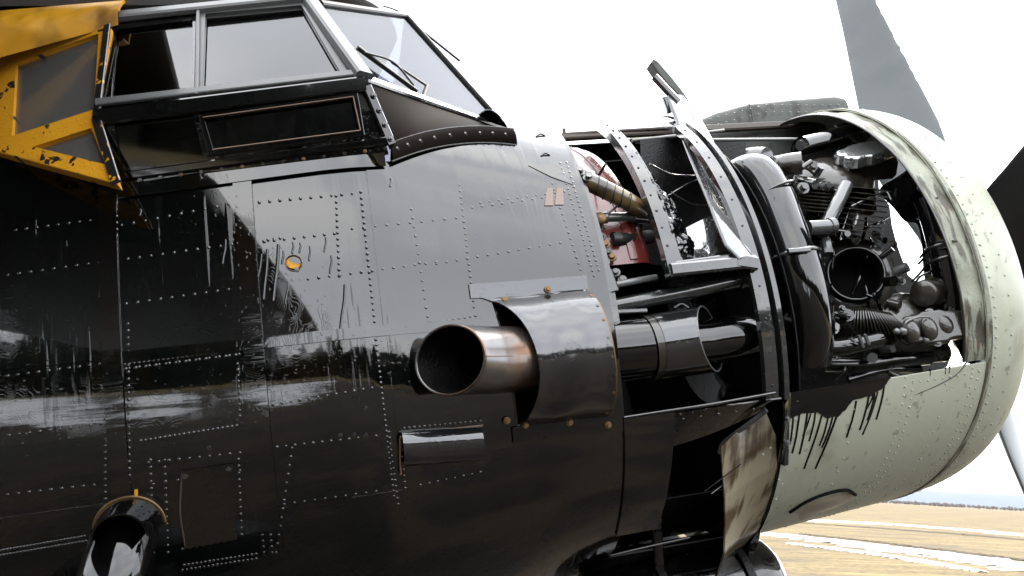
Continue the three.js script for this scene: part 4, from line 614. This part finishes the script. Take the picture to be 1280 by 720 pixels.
// raised hatch, seen almost edge-on
{ const Lp = [[822, 84], [834, 121], [846, 150], [860, 190], [876, 228], [890, 262], [898, 284], [908, 308], [924, 324]], Rp = [[846, 92], [862, 124], [872, 146], [890, 178], [906, 216], [920, 250], [931, 282], [939, 306], [944, 322]];
  const zr = [0.30, 0.34, 0.38, 0.46, 0.55, 0.62, 0.67, 0.71, 0.735];
  const ev = (A, k) => { const i = Math.min(A.length - 2, Math.floor(k)), f = k - i; return Array.isArray(A[0]) ? [lerp(A[i][0], A[i + 1][0], f), lerp(A[i][1], A[i + 1][1], f)] : lerp(A[i], A[i + 1], f); };
  const hatchP = (a, b) => { const k = 1.0 + b * 7, z = ev(zr, k), l = onZ(...ev(Lp, k), z + 0.10 - 0.05 * b), r = onZ(...ev(Rp, k), z); return l.lerp(r, a); };
  const hatch = part('raised_hatch', sheet((a, b) => hatchP(a, b).add(V(0, 0, 0.014 * Math.sin(a * Math.PI))), 12, 40, 0.006), M.wetMetal, bayWall, 'raised engine hatch, wet with oil');
  part('hatch_edge', sheet((a, b) => { const p = hatchP(0.0, b), e = a * 6.283; return p.add(V(0.006 * Math.cos(e), 0, 0.006 * Math.sin(e))); }, 8, 40), M.frame, hatch);
  part('hatch_edge', sheet((a, b) => { const p = hatchP(1.0, b), e = a * 6.283; return p.add(V(0.007 * Math.cos(e), 0, 0.007 * Math.sin(e))); }, 8, 40), M.frame, hatch);
  const top = [[814, 78], [817, 73], [823, 76], [842, 98], [856, 116], [862, 126], [858, 127], [846, 118], [828, 98]].map(([u, v]) => onZ(u, v, 0.40));
  part('hatch_end', plate(top, 0.05, [], 0.006), M.scoop, hatch, 'dark turned-over end of the hatch');
  part('hatch_catch', [bar(onZ(818, 96, 0.44), onZ(848, 128, 0.44), 0.022, 0.02, V(0, 0, 1)), bar(onZ(830, 122, 0.44), onZ(837, 141, 0.44), 0.014, 0.016, V(0, 0, 1))], M.frame, hatch);
  part('stay', tube([onZ(881, 178, 0.5), onZ(893, 193, 0.52), onZ(906, 200, 0.53)], 0.007, 6, 8), M.silver, hatch); }

// ------------------------------------------------------------------ exhaust
{ const yA = -0.105, zA = 0.80, xs = [-0.435, -0.185];
  const dent = (a, b) => 0.0035 * Math.sin(a * 9 + b * 4);
  // bulged cover over the pipe, with its bolted flanges
  const coverP = (a, b) => { // b 0 top .. 1 bottom
    const e = lerp(92, -88, b) * D, xl = lerp(-0.455 + 0.085 * Math.sin(b * Math.PI * 0.95) + 0.045 * b, 0, 0), x = lerp(xl, -0.175 + 0.015 * b, a), r = 0.15, y = yA + r * Math.sin(e) * 1.02, z = Math.max(sideZ(x, y) + 0.004, 0.768 + (r + 0.008) * Math.cos(e) + dent(a, b)); return V(x, y, z); };
  const exhaust = part('exhaust_cover', sheet(coverP, 40, 40, 0.004), M.shroud, plane, 'polished metal cover bulging over the exhaust');
  part('cover_flange', sheet((a, b) => { const x = lerp(-0.462, -0.168, a), y = yA + 0.152 + 0.034 * b; return V(x, y, sideZ(x, y) + 0.007); }, 16, 3, 0.003), M.shroud, exhaust);
  part('cover_flange', sheet((a, b) => { const x = lerp(-0.40, -0.155, a), y = yA - 0.152 - 0.036 * b; return V(x, y, sideZ(x, y) + 0.007); }, 16, 3, 0.003), M.oil, exhaust);
  part('cover_strip', sheet((a, b) => { const p = coverP(1, b); return p.add(V(lerp(-0.003, 0.003, a), 0, 0.002)); }, 3, 40, 0.0015), M.brass, exhaust);
  for (const [u, v] of [[629, 376], [683, 363]]) part('bolt', bolt(S(u, v, 0.010), V(0, 0.1, 1), 0.0055), M.brass, exhaust);
  for (const [u, v] of [[632, 525], [655, 530], [710, 527], [758, 530]]) part('bolt', bolt(S(u, v, 0.010), V(0, -0.1, 1), 0.0055), M.brass, exhaust);
  for (let i = 0; i < 9; i++) part('bolt', bolt(coverP(0.97, 0.12 + i * 0.09), V(0, Math.sin(lerp(60, -60, i / 8) * D), 1), 0.004), i % 2 ? M.brass : M.rivet, exhaust);
  // stub: a slant-cut pipe that leaves the cover rearwards and outwards
  const pc = [V(-0.25, -0.106, 0.80), onZ(645, 449, 0.855), onZ(612, 450, 0.90), onZ(562, 450, 0.955)];
  const er = 0.075, up = V(0.10, 1, 0).normalize();
  const stubP = (rad) => (a, b) => { const th = b * 2 * Math.PI, k = a * 3, i = Math.min(2, Math.floor(k)), c = pc[i].clone().lerp(pc[i + 1], k - i), nIn = pc[1].clone().sub(pc[0]).normalize(); const n = V(-1, 0.03, 0.10).lerp(V(-0.72, 0.03, 0.72), Math.pow(a, 3)).normalize(), e2 = up.clone().addScaledVector(n, -up.dot(n)).normalize(), e1 = e2.clone().cross(n); const str = 1 + 0.26 * Math.pow(a, 3); return c.addScaledVector(e1, rad * str * Math.cos(th)).addScaledVector(e2, rad * Math.sin(th)); };
  const stub = part('exhaust_pipe', [sheet(stubP(er), 40, 56)], M.steel, exhaust, 'heat-tinted steel exhaust stub with a slanted mouth');
  part('pipe_bore', sheet(stubP(er - 0.003), 40, 56), M.bay, stub, 'sooty bore of the exhaust');
  part('pipe_rim', sheet((a, b) => stubP(er - 0.0015 + 0.0032 * Math.cos(a * 6.283))(1, b).add(V(-0.0025 * Math.sin(a * 6.283), 0, 0.0025 * Math.sin(a * 6.283))), 8, 56), M.steel, stub);
  part('pipe_weld', tube([stubP(er + 0.0008)(0.98, 0.995), stubP(er + 0.0008)(0.8, 0.995), stubP(er + 0.0008)(0.55, 0.995)], 0.0012), M.steel, stub);
  part('bore_plate', quad(V(-0.26, -0.2, 0.9), V(-0.26, -0.02, 0.9), V(-0.26, -0.02, 0.7), V(-0.26, -0.2, 0.7), 0.004), M.soot, stub);
  // collector pipe running forward through the bay, its open-ended sleeve
  const cp = [onZ(745, 441, 0.70), onZ(810, 434, 0.70), onZ(880, 424, 0.70), onZ(935, 418, 0.69), onZ(975, 420, 0.60)];
  part('collector_pipe', tube(cp.slice(0, 2), 0.08, 14, 36), M.oilPlain, exhaust, 'wet black pipe between cover and sleeve');
  part('collector_pipe', tube([onZ(800, 436, 0.68), onZ(880, 428, 0.67), onZ(935, 420, 0.66), onZ(975, 420, 0.58)], 0.060, 14, 36), M.oilPlain, exhaust, 'wet black collector pipe');
  const a0 = onZ(816, 434, 0.70), a1 = onZ(869, 426, 0.70), ax = a1.clone().sub(a0).normalize();
  const sl = (rad) => (a, b) => { const th = b * 2 * Math.PI, e2 = V(0, 1, 0).addScaledVector(ax, -ax.y).normalize(), e1 = ax.clone().cross(e2), L = a1.distanceTo(a0), s = Math.cos(th); const len = L * a * (1 + (0.35 - 0.60 * s) * Math.pow(a, 2)); return a0.clone().addScaledVector(ax, len).addScaledVector(e1, rad * (1 + 0.06 * a) * Math.cos(th)).addScaledVector(e2, rad * (0.98 + 0.03 * a) * Math.sin(th)); };
  part('heat_sleeve', [sheet(sl(0.088), 20, 48), sheet(sl(0.085), 20, 48)], M.shroud, exhaust, 'grey metal sleeve with a cut open end');
  part('sleeve_edge', tube(Array.from({ length: 49 }, (_, i) => sl(0.0865)(1, i / 48)), 0.002, 2, 8, false), M.silver, exhaust);
  part('sleeve_collar', sheet((a, b) => { const th = b * 2 * Math.PI; const q = sl(0.0865)(0, b); return q.addScaledVector(ax, -0.02 + 0.03 * a); }, 3, 48, 0.003), M.headMetal, exhaust);
  // small rolled fairing low on the flank
  const fair = part('flank_fairing', sheet((a, b) => { const x = lerp(-0.655, -0.475, a), e = lerp(95, -75, b) * D, y = -0.272 + 0.036 * Math.sin(e); return V(x, y - 0.012 * a, sideZ(x, y) + 0.004 + 0.03 * Math.max(0, Math.cos(e))); }, 20, 20, 0.003), M.shroud, plane, 'small bright rolled fairing low on the flank');
  part('fairing_edge', tube([S(499, 546, 0.008), S(550, 537, 0.008), S(602, 531, 0.008)], 0.0024), M.orange, fair);
  part('fairing_edge', tube([S(499, 548, 0.008), S(499, 575, 0.008), S(500, 592, 0.008)], 0.002), M.orange, fair); }

// ------------------------------------------------------------------ oil cooler under the nose
{ const cool = part('oil_cooler', sheet((a, b) => { const th = b * 2 * Math.PI, k = a * 2 - 1, r = 0.15 * Math.pow(1 - Math.pow(Math.abs(k), 6), 0.3) + 0.001; return V(lerp(-0.16, 0.47, a), -0.80 + r * Math.sin(th), 0.20 + r * 1.5 * Math.cos(th)); }, 50, 40), M.oil, plane, 'oily black oil cooler under the nose');
  for (const x of [0.045, 0.30]) part('cooler_strap', sheet((a, b) => { const th = b * 2 * Math.PI; return V(x + 0.022 * a, -0.795 + 0.158 * Math.sin(th), 0.20 + 0.235 * Math.cos(th)); }, 2, 40, 0.004), M.bay, cool);
  part('cooler_seam', tube([onZ(730, 703, 0.44), onZ(790, 688, 0.44), onZ(862, 672, 0.44)], 0.004), M.oilPlain, cool);
  part('cooler_hanger', bar(V(0.06, -0.5, 0.42), V(0.06, -0.70, 0.36), 0.03, 0.02, V(0, 0, 1)), M.oil, cool);
  part('cooler_hanger', bar(V(0.38, -0.62, 0.34), V(0.38, -0.70, 0.28), 0.06, 0.03, V(0, 0, 1)), M.oil, cool); }

// ------------------------------------------------------------------ radial engine
const ex = 0.88, rad = (deg, R, x = ex) => V(x, R * Math.sin(deg * D), R * Math.cos(deg * D));
const engine = part('engine', [
  lathe([[0.0001, -0.30], [0.17, -0.30], [0.26, -0.26], [0.27, -0.12], [0.24, -0.10], [0.24, 0.10], [0.22, 0.16], [0.15, 0.26], [0.10, 0.36], [0.085, 0.50], [0.0001, 0.50]], 40, V(ex, 0, 0), V(1, 0, 0)),
], M.oil, plane, 'oil-covered radial engine');
part('engine_backplate', lathe([[0.25, 0], [0.60, -0.01], [0.70, -0.06], [0.70, -0.065], [0.60, -0.02], [0.25, -0.01]], 60, V(0.50, 0, 0), V(1, 0, 0)), M.bay, engine, 'black baffle behind the cylinders');
function finned(deg, R0, R1, r, x, pitch = 0.0075) {
  const prof = [[0.0001, 0]]; let y = 0; const L = R1 - R0, n = Math.floor(L / pitch);
  for (let i = 0; i < n; i++) { prof.push([r * 0.84, y + pitch * 0.1], [r, y + pitch * 0.35], [r, y + pitch * 0.6], [r * 0.84, y + pitch * 0.9]); y += pitch; } prof.push([r * 0.8, L], [0.0001, L]);
  return lathe(prof, 36, rad(deg, R0, x), rad(deg, 1, 0)); }
function rockerCover(p, n, along, len, wid, mat, parent, label) {
  const s = new THREE.Shape(), N = 72; for (let i = 0; i < N; i++) { const a = i / N * 2 * Math.PI, lob = 1 - 0.13 * Math.max(0, Math.cos(a * 6)) , X = Math.cos(a), Y = Math.sin(a), q = Math.pow(Math.pow(Math.abs(X), 3.2) + Math.pow(Math.abs(Y), 3.2), -1 / 3.2); const xx = X * q * len / 2 * lob, yy = Y * q * wid / 2 * lob; i ? s.lineTo(xx, yy) : s.moveTo(xx, yy); } s.closePath();
  const g = new THREE.ExtrudeGeometry(s, { depth: 0.022, bevelEnabled: true, bevelThickness: 0.010, bevelSize: 0.008, bevelSegments: 3 });
  const nn = n.clone().normalize(), ax = along.clone().addScaledVector(nn, -along.dot(nn)).normalize(), ay = nn.clone().cross(ax);
  g.applyMatrix4(new THREE.Matrix4().makeBasis(ax, ay, nn).setPosition(p));
  part('rocker_cover', g, mat, parent, label);
  for (const [i, j] of [[-0.47, 0.30], [0.47, 0.30], [-0.47, -0.30], [0.47, -0.30], [0, 0.52], [0, -0.52]]) part('cover_bolt', bolt(p.clone().addScaledVector(ax, i * len).addScaledVector(ay, j * wid).addScaledVector(nn, 0.016), nn, 0.009), M.alloy, parent);
}
// cylinders seen through the opening: one high up, one pointing at the viewer; the ones in between and beyond show parts
for (const [deg, x] of [[46, 0.86], [-13, 0.88], [86, 0.88], [126, 0.88], [166, 0.88], [206, 0.88], [-52, 0.88]]) {
  part('cylinder', [finned(deg, 0.24, 0.44, 0.085, x), finned(deg, 0.44, 0.60, 0.115, x, 0.010)], M.fins, engine);
  part('cylinder_head', [lathe([[0.0001, 0.045], [0.06, 0.045], [0.10, 0.02], [0.118, -0.03], [0.112, -0.10], [0.0001, -0.10]], 24, rad(deg, 0.585, x), rad(deg, 1, 0)), bar(rad(deg, 0.56, x - 0.09), rad(deg, 0.56, x + 0.12), 0.10, 0.12, rad(deg, 1, 0))], M.headMetal, engine);
}
rockerCover(onCyl(1081, 197, 0.655), V(-0.15, 0.78, 0.62), V(1, 0.10, -0.1), 0.175, 0.10, M.cast, engine, 'silvery wet rocker cover');
part('rocker_box', [bar(onCyl(1052, 212, 0.62), onCyl(1112, 208, 0.62), 0.075, 0.075, V(0, 0.8, 0.5)), tube([onCyl(1080, 215, 0.6), onCyl(1083, 262, 0.56)], 0.03, 4, 14)], M.headMetal, engine);
{ const p = onCyl(1164, 411, 0.67); rockerCover(p, V(-0.35, 0.1, 1), V(1, -0.03, 0.3), 0.17, 0.082, M.headMetal, engine, 'brown oily rocker cover');
  for (let i = 0; i < 3; i++) { const c = onCyl(1139 + i * 22, 413 - i * 2.5, 0.70); const g = new THREE.SphereGeometry(0.030, 20, 14); g.scale(0.85, 1.15, 0.6); g.rotateZ(0.15); g.translate(c.x, c.y, c.z); part('cover_lobe', g, M.headMetal, engine); }
  part('cover_clip', tube([onCyl(1130, 416, 0.70), onCyl(1132, 404, 0.71), onCyl(1145, 397, 0.71), onCyl(1160, 396, 0.71)], 0.0035, 8, 8), M.silver, engine);
  for (const [u, v, r] of [[1129, 414, .012], [1158, 425, .010], [1121, 414, .009], [1180, 419, .008]]) part('cover_nut', ball(onCyl(u, v, 0.70), r), M.silver, engine);
  part('valve_fitting', [bolt(onCyl(1196, 402, 0.69), V(1, 0, 0.4), 0.012), tube([onCyl(1196, 402, 0.69), onCyl(1210, 403, 0.69), onCyl(1215, 410, 0.68)], 0.005, 6, 8)], M.alloy, engine); }
// visible finned neck of the forward-pointing cylinder
part('finned_neck', Array.from({ length: 20 }, (_, i) => { const c = onCyl(lerp(1052, 1126, i / 19), lerp(406, 408, i / 19) - 5 * Math.sin(i / 19 * 3), lerp(0.55, 0.66, i / 19)); return aim(new THREE.CylinderGeometry(0.052 - 0.010 * Math.sin(i / 19 * 3), 0.052 - 0.010 * Math.sin(i / 19 * 3), 0.003, 26), c, V(0.85, 0.05 + 0.5 * Math.sin(i / 19 * 3 - 1.5), 0.55)); }), M.fins, engine, 'brown cooling fins');
part('fin_stack', Array.from({ length: 12 }, (_, i) => { const c = onCyl(1012 + i * 1.1, 262 - i * 4.4, 0.60 - i * 0.002); return aim(new THREE.CylinderGeometry(0.062, 0.062, 0.0028, 28), c, V(0.15, 1, 0.45)); }), M.fins, engine, 'cooling fins of the upper cylinder');
part('fin_stack', Array.from({ length: 9 }, (_, i) => { const c = onCyl(1068 + i * 1.5, 288 - i * 6.5, 0.60); return aim(new THREE.CylinderGeometry(0.078, 0.078, 0.003, 28), c, V(0.2, 1, 0.4)); }), M.fins, engine);
// exhaust elbow down the rear of the engine, with clamp
const elbowC = [onZ(920, 222, 0.44), onZ(945, 218, 0.52), onZ(965, 245, 0.58), onZ(980, 285, 0.62), onZ(992, 322, 0.64), onZ(1004, 365, 0.64), onZ(1010, 410, 0.62), onZ(1006, 450, 0.58)];
part('exhaust_elbow', tube(elbowC.slice(0, 5), 0.062, 12, 36), M.oilPlain, engine, 'wet black upper exhaust elbow');
part('exhaust_elbow', tube(elbowC.slice(4), 0.072, 12, 36), M.oilPlain, engine, 'wet black lower exhaust elbow');
part('elbow_clamp', [aim(new THREE.TorusGeometry(0.071, 0.007, 8, 36).rotateX(Math.PI / 2), elbowC[4], elbowC[5].clone().sub(elbowC[3])), bar(onZ(985, 314, 0.72), onZ(1012, 312, 0.72), 0.014, 0.012, V(0, 0, 1))], M.frame, engine);
part('elbow_band', aim(new THREE.TorusGeometry(0.0625, 0.0045, 8, 36).rotateX(Math.PI / 2), onZ(968, 240, 0.585), V(0.25, -1, 0.1)), M.oilPlain, engine);
part('elbow_plate', plate([onZ(968, 246, 0.65), onZ(986, 243, 0.65), onZ(988, 249, 0.652), onZ(969, 252, 0.652)], 0.004), M.oil, engine);
// tubes, rocker shaft end, push-rod tubes
part('pushrod_tube', tube([onCyl(1027, 292, 0.62), onCyl(1044, 260, 0.63), onCyl(1058, 232, 0.64)], 0.021, 8, 16), M.alloy, engine, 'bright push-rod tube');
part('pushrod_tube', tube([onCyl(1044, 298, 0.60), onCyl(1056, 262, 0.60), onCyl(1068, 238, 0.60)], 0.014, 8, 14), M.oilPlain, engine);
part('rocker_shaft', [tube([onCyl(1010, 285, 0.64), onCyl(1040, 283, 0.64)], 0.022, 4, 20), tube([onCyl(1036, 283, 0.64), onCyl(1042, 282, 0.64)], 0.025, 2, 20)], M.alloy, engine);
part('valve_spring_box', bar(onCyl(1031, 300, 0.60), onCyl(1035, 318, 0.60), 0.03, 0.03, V(0, 0, 1)), M.alloy, engine);
part('intake_pipe', tube([onCyl(1020, 436, 0.62), onCyl(1045, 435, 0.64), onCyl(1075, 430, 0.65), onCyl(1100, 424, 0.65)], 0.023, 8, 18), M.oilPlain, engine, 'wet black pipe across the lower bay');
part('pipe_clip', [bar(onCyl(1073, 419, 0.69), onCyl(1079, 434, 0.69), 0.010, 0.008, V(0, 0, 1)), bar(onCyl(1081, 418, 0.69), onCyl(1086, 431, 0.69), 0.010, 0.008, V(0, 0, 1)), bar(onCyl(1063, 423, 0.69), onCyl(1068, 427, 0.69), 0.008, 0.008, V(0, 0, 1))], M.alloy, engine);
part('lower_pipe', [tube([onCyl(1030, 455, 0.56), onCyl(1080, 456, 0.6), onCyl(1120, 450, 0.62), onCyl(1160, 446, 0.62)], 0.024, 8, 14), tube([onCyl(1060, 475, 0.6), onCyl(1110, 462, 0.62), onCyl(1150, 462, 0.62)], 0.012, 8, 12), tube([onCyl(1120, 444, 0.6), onCyl(1180, 440, 0.6)], 0.03, 6, 14)], M.oil, engine);
part('inner_baffle', plate([[975, 200], [1000, 185], [1096, 176], [1099, 240], [1112, 257], [1115, 282], [1121, 305], [1135, 344], [1150, 356], [1168, 400], [1165, 425], [1120, 470], [1010, 470]].map(([u, v]) => onZ(u, v, 0.22)), 0.01), M.bay, engine, 'black baffle deep in the engine');
part('front_shield', plate(new THREE.CatmullRomCurve3([[1099, 238], [1120, 222], [1150, 205], [1172, 214], [1197, 262], [1212, 330], [1218, 400], [1221, 452], [1206, 452], [1190, 425], [1168, 425], [1164, 400], [1154, 335], [1152, 305], [1146, 280], [1132, 277], [1117, 260]].map(([u, v]) => onX(u, v, 1.07)), true).getPoints(110).slice(0, -1), 0.012), M.oilPlain, engine, 'black shield behind the nose ring');
part('lower_baffle', plate([[975, 425], [1166, 425], [1168, 438], [1188, 447], [1184, 458], [1150, 476], [975, 515]].map(([u, v]) => onZ(u, v, 0.36)), 0.01), M.bay, engine, 'black baffle under the cylinders');
// exhaust port, open towards the viewer
{ const p = onCyl(1070, 342, 0.58), n = V(-0.45, 0.02, 0.9);
  const port = part('exhaust_port', lathe([[0.078, -0.03], [0.086, -0.012], [0.084, 0.0], [0.076, 0.002], [0.074, -0.01], [0.072, -0.11], [0.0001, -0.115]], 44, p, n), M.soot, engine, 'open round port with a ragged bright rim');
  const ringPts = Array.from({ length: 60 }, (_, i) => { const a = i / 59 * 2 * Math.PI; const e = n.clone().normalize(), e1 = V(0, 1, 0).addScaledVector(e, -e.y).normalize(), e2 = e.clone().cross(e1), r = 0.0785 + 0.0022 * (fbm(a / 6.2832, 0.5, 16, 3, 4, 97) - 0.5) * 2; return p.clone().addScaledVector(e1, r * Math.cos(a)).addScaledVector(e2, r * Math.sin(a)).addScaledVector(e, 0.003); });
  part('port_rim', tube(ringPts, 0.0018, 2, 6, false), M.silver, port); part('port_collar', lathe([[0.088, -0.06], [0.115, -0.05], [0.118, -0.035], [0.09, -0.03]], 40, p, n), M.headMetal, port); }
// odd fittings crowd the bay
{ const r = rng(31); const spots = [[1104, 301], [1113, 307], [1101, 322], [1120, 340], [1126, 352], [1108, 352], [1129, 336], [1010, 228], [1020, 220], [1003, 236], [1030, 234], [1094, 370], [1110, 378], [1085, 445], [1105, 436], [1094, 452], [1112, 466], [1142, 455], [1045, 392], [1052, 386], [1058, 395], [1068, 300], [1055, 295], [1094, 296], [990, 208], [1000, 205], [1012, 210], [1032, 382], [1040, 410]];
  for (const [u, v] of spots) { const p = onCyl(u, v, 0.6 + 0.03 * r()), n = V(r() - 0.5, 0.4 * r(), 1); const k = 0.007 + 0.007 * r(); part('fitting', r() < 0.5 ? bolt(p, n, k) : [tube([p, p.clone().add(V(0.05 * (r() - 0.3), 0.05 * (r() - 0.5), 0.03))], k * 1.2, 4, 12)], [M.alloy, M.oilPlain, M.headMetal, M.frame][Math.floor(r() * 4)], engine); }
  for (let i = 0; i < 26; i++) { const u = 1005 + r() * 85, v = 225 + r() * 235, L = 18 + 26 * r(), a = r() * 6.28, R = 0.52 + 0.08 * r(); part('ignition_lead', tube([onCyl(u, v, R), onCyl(u + L * 0.5 * Math.cos(a) + 6 * r(), v + L * 0.5 * Math.sin(a) - 8 * r(), R + 0.02), onCyl(u + L * Math.cos(a), v + L * Math.sin(a), R)], 0.003 + 0.003 * r(), 8, 8), r() < 0.75 ? M.oilPlain : M.frame, engine); } }
for (const pts of [[[1064, 258], [1090, 246], [1108, 240], [1114, 250]], [[1045, 288], [1070, 290], [1094, 280], [1112, 270]]]) part('ignition_lead', tube(pts.map(([u, v]) => onCyl(u, v, 0.64)), 0.0035, 10, 8), M.frame, engine);
// upper baffles and ducts under the crown
part('upper_duct', sheet((a, b) => { const p = onZ(lerp(1000, 1078, a), lerp(190, 170, a), 0.34), e = b * Math.PI; return p.add(V(0, 0.05 * Math.sin(e), 0.06 * Math.cos(e))); }, 14, 16, 0.004), M.oilPlain, engine, 'wet duct under the crown');
part('upper_duct', tube([onZ(1000, 182, 0.36), onZ(1020, 174, 0.34), onZ(1045, 165, 0.28), onZ(1058, 158, 0.2)], 0.018, 8, 14), M.alloy, engine);
part('baffle_plate', plate([onZ(1044, 156, 0.30), onZ(1072, 150, 0.26), onZ(1092, 166, 0.30), onZ(1078, 182, 0.36)], 0.006), M.worn, engine, 'pale baffle with slots');
for (let i = 0; i < 5; i++) part('baffle_slot', bar(onZ(1048 + i * 6, 168 + i * 3.2, 0.38), onZ(1051 + i * 6, 169.6 + i * 3.2, 0.38), 0.006, 0.004, V(0, 0.5, 1)), M.soot, engine);
part('starter_motor', [tube([onZ(972, 208, 0.42), onZ(985, 206, 0.46), onZ(1002, 204, 0.48)], 0.036, 6, 20), tube([onZ(1002, 210, 0.5), onZ(1014, 202, 0.5)], 0.008)], M.headMetal, engine);
part('carburettor_duct', tube([onZ(928, 206, 0.3), onZ(940, 203, 0.36), onZ(958, 203, 0.4)], 0.05, 6, 20), M.headMetal, engine);
// front collector and gear case, seen against the light from the nose opening
part('front_collector', tube([[1163, 248], [1174, 280], [1183, 318], [1189, 355], [1193, 392]].map(([u, v]) => onX(u, v, 1.0)), 0.047, 10, 24), M.oilPlain, engine, 'wet black pipe just behind the nose ring');
part('collector_clamp', [0, 1].map((i) => aim(new THREE.TorusGeometry(0.049, 0.005, 8, 30).rotateX(Math.PI / 2), onX(1180 + i * 4, 306 + i * 16, 1.0), V(0.1, -1, 0))), M.frame, engine);
part('collector_lip', sheet((a, b) => { const p = onX(lerp(1146, 1180, a), lerp(272, 258, a) + 6 * Math.sin(a * 3) , 0.98), q = onX(lerp(1146, 1180, a), lerp(274, 266, a), 1.05); return p.lerp(q, b); }, 10, 6, 0.004), M.alloy, engine);
part('spark_plug', [tube([onX(1150, 236, 0.98), onX(1160, 230, 0.98)], 0.012, 4, 10), tube([onX(1158, 242, 0.97), onX(1166, 248, 0.97), onX(1172, 247, 0.97)], 0.003, 6, 8)], M.alloy, engine);
part('magneto', [lathe([[0.0001, 0.05], [0.035, 0.05], [0.042, 0.03], [0.042, -0.03], [0.035, -0.05], [0.0001, -0.05]], 28, onX(1163, 366, 0.93), V(0.9, 0.1, -0.4)), bar(onX(1158, 352, 0.92), onX(1166, 352, 0.92), 0.03, 0.02, V(-0.4, 0.4, 1))], M.headMetal, engine, 'round bronze-brown magneto');
for (const pts of [[[1148, 330], [1160, 318], [1174, 312], [1192, 308]], [[1150, 322], [1165, 306], [1180, 301], [1196, 302]], [[1140, 352], [1155, 335], [1160, 322], [1162, 308]], [[1140, 360], [1150, 346], [1165, 338], [1170, 322], [1172, 306]]]) part('ignition_lead', tube(pts.map(([u, v]) => onX(u, v, 0.96)), 0.0035, 10, 8), M.frame, engine);
part('gear_case', lathe([[0.0001, 0.16], [0.12, 0.15], [0.2, 0.08], [0.24, 0], [0.24, -0.1]], 36, V(1.12, 0, 0), V(1, 0, 0)), M.oil, engine);



// ------------------------------------------------------------------ propeller
{ const hub = part('propeller', [lathe([[0.0001, 0.2], [0.05, 0.19], [0.09, 0.13], [0.11, 0.05], [0.12, -0.05], [0.10, -0.14], [0.0001, -0.14]], 36, V(1.6, 0, 0), V(1, 0, 0))], M.oil, plane, 'four-bladed propeller');
  const bladeG = (wide) => sheet((a, b) => { const r = lerp(0.14, 1.78, b), e = a * 2 * Math.PI, c = lin(r, wide ? [[0.14, 0.22], [0.28, 0.34], [0.42, 0.35], [0.6, 0.30], [1.78, 0.05]] : [[0.14, 0.12], [0.30, 0.14], [0.45, 0.22], [0.6, 0.28], [0.75, 0.285], [1.05, 0.225], [1.35, 0.165], [1.7, 0.11], [1.78, 0.03]]), th = lin(r, [[0.14, 0.10], [0.4, 0.055], [0.8, 0.03], [1.78, 0.012]]), be = lin(r, [[0.14, 62], [0.7, 48], [1.3, 34], [1.78, 26]]) * D;
    const cx = c / 2 * Math.cos(e), cy = th / 2 * Math.sin(e); const rag = (Math.cos(e) > 0.9 && r > 0.95) ? 0.006 * (fbm(r, 0.5, 60, 2, 3, 401) - 0.5) * 2 : 0;
    const ch = [Math.sin(be), Math.cos(be)], nn = [Math.cos(be), -Math.sin(be)]; const s = cx + rag; return V(1.6 + ch[0] * s + nn[0] * cy, r, ch[1] * s + nn[1] * cy); }, 40, 90);
  const g = bladeG(false), gWide = bladeG(true), TILT = -7 * D;
  [0, 1, 2, 3].forEach((i) => { const b = part('blade', i === 1 ? gWide : g, i === 1 ? M.bladeShaded : M.blade, hub, i === 1 ? 'near blade with shadow put into its dark colour, pointing towards the viewer' : i === 0 ? 'grey upright blade with a worn edge' : undefined); b.rotation.x = TILT + i * Math.PI / 2 - (i === 1 ? 24 * D : 0); });
  part('hub_ferrule', [0, 1, 2, 3].map((i) => { const a = TILT + i * Math.PI / 2; return lathe([[0.06, 0.05], [0.078, 0.06], [0.078, 0.15], [0.06, 0.18]], 24, V(1.6, 0, 0), V(0, Math.cos(a), Math.sin(a))); }), M.oil, hub); }

renderer.render(scene, camera);
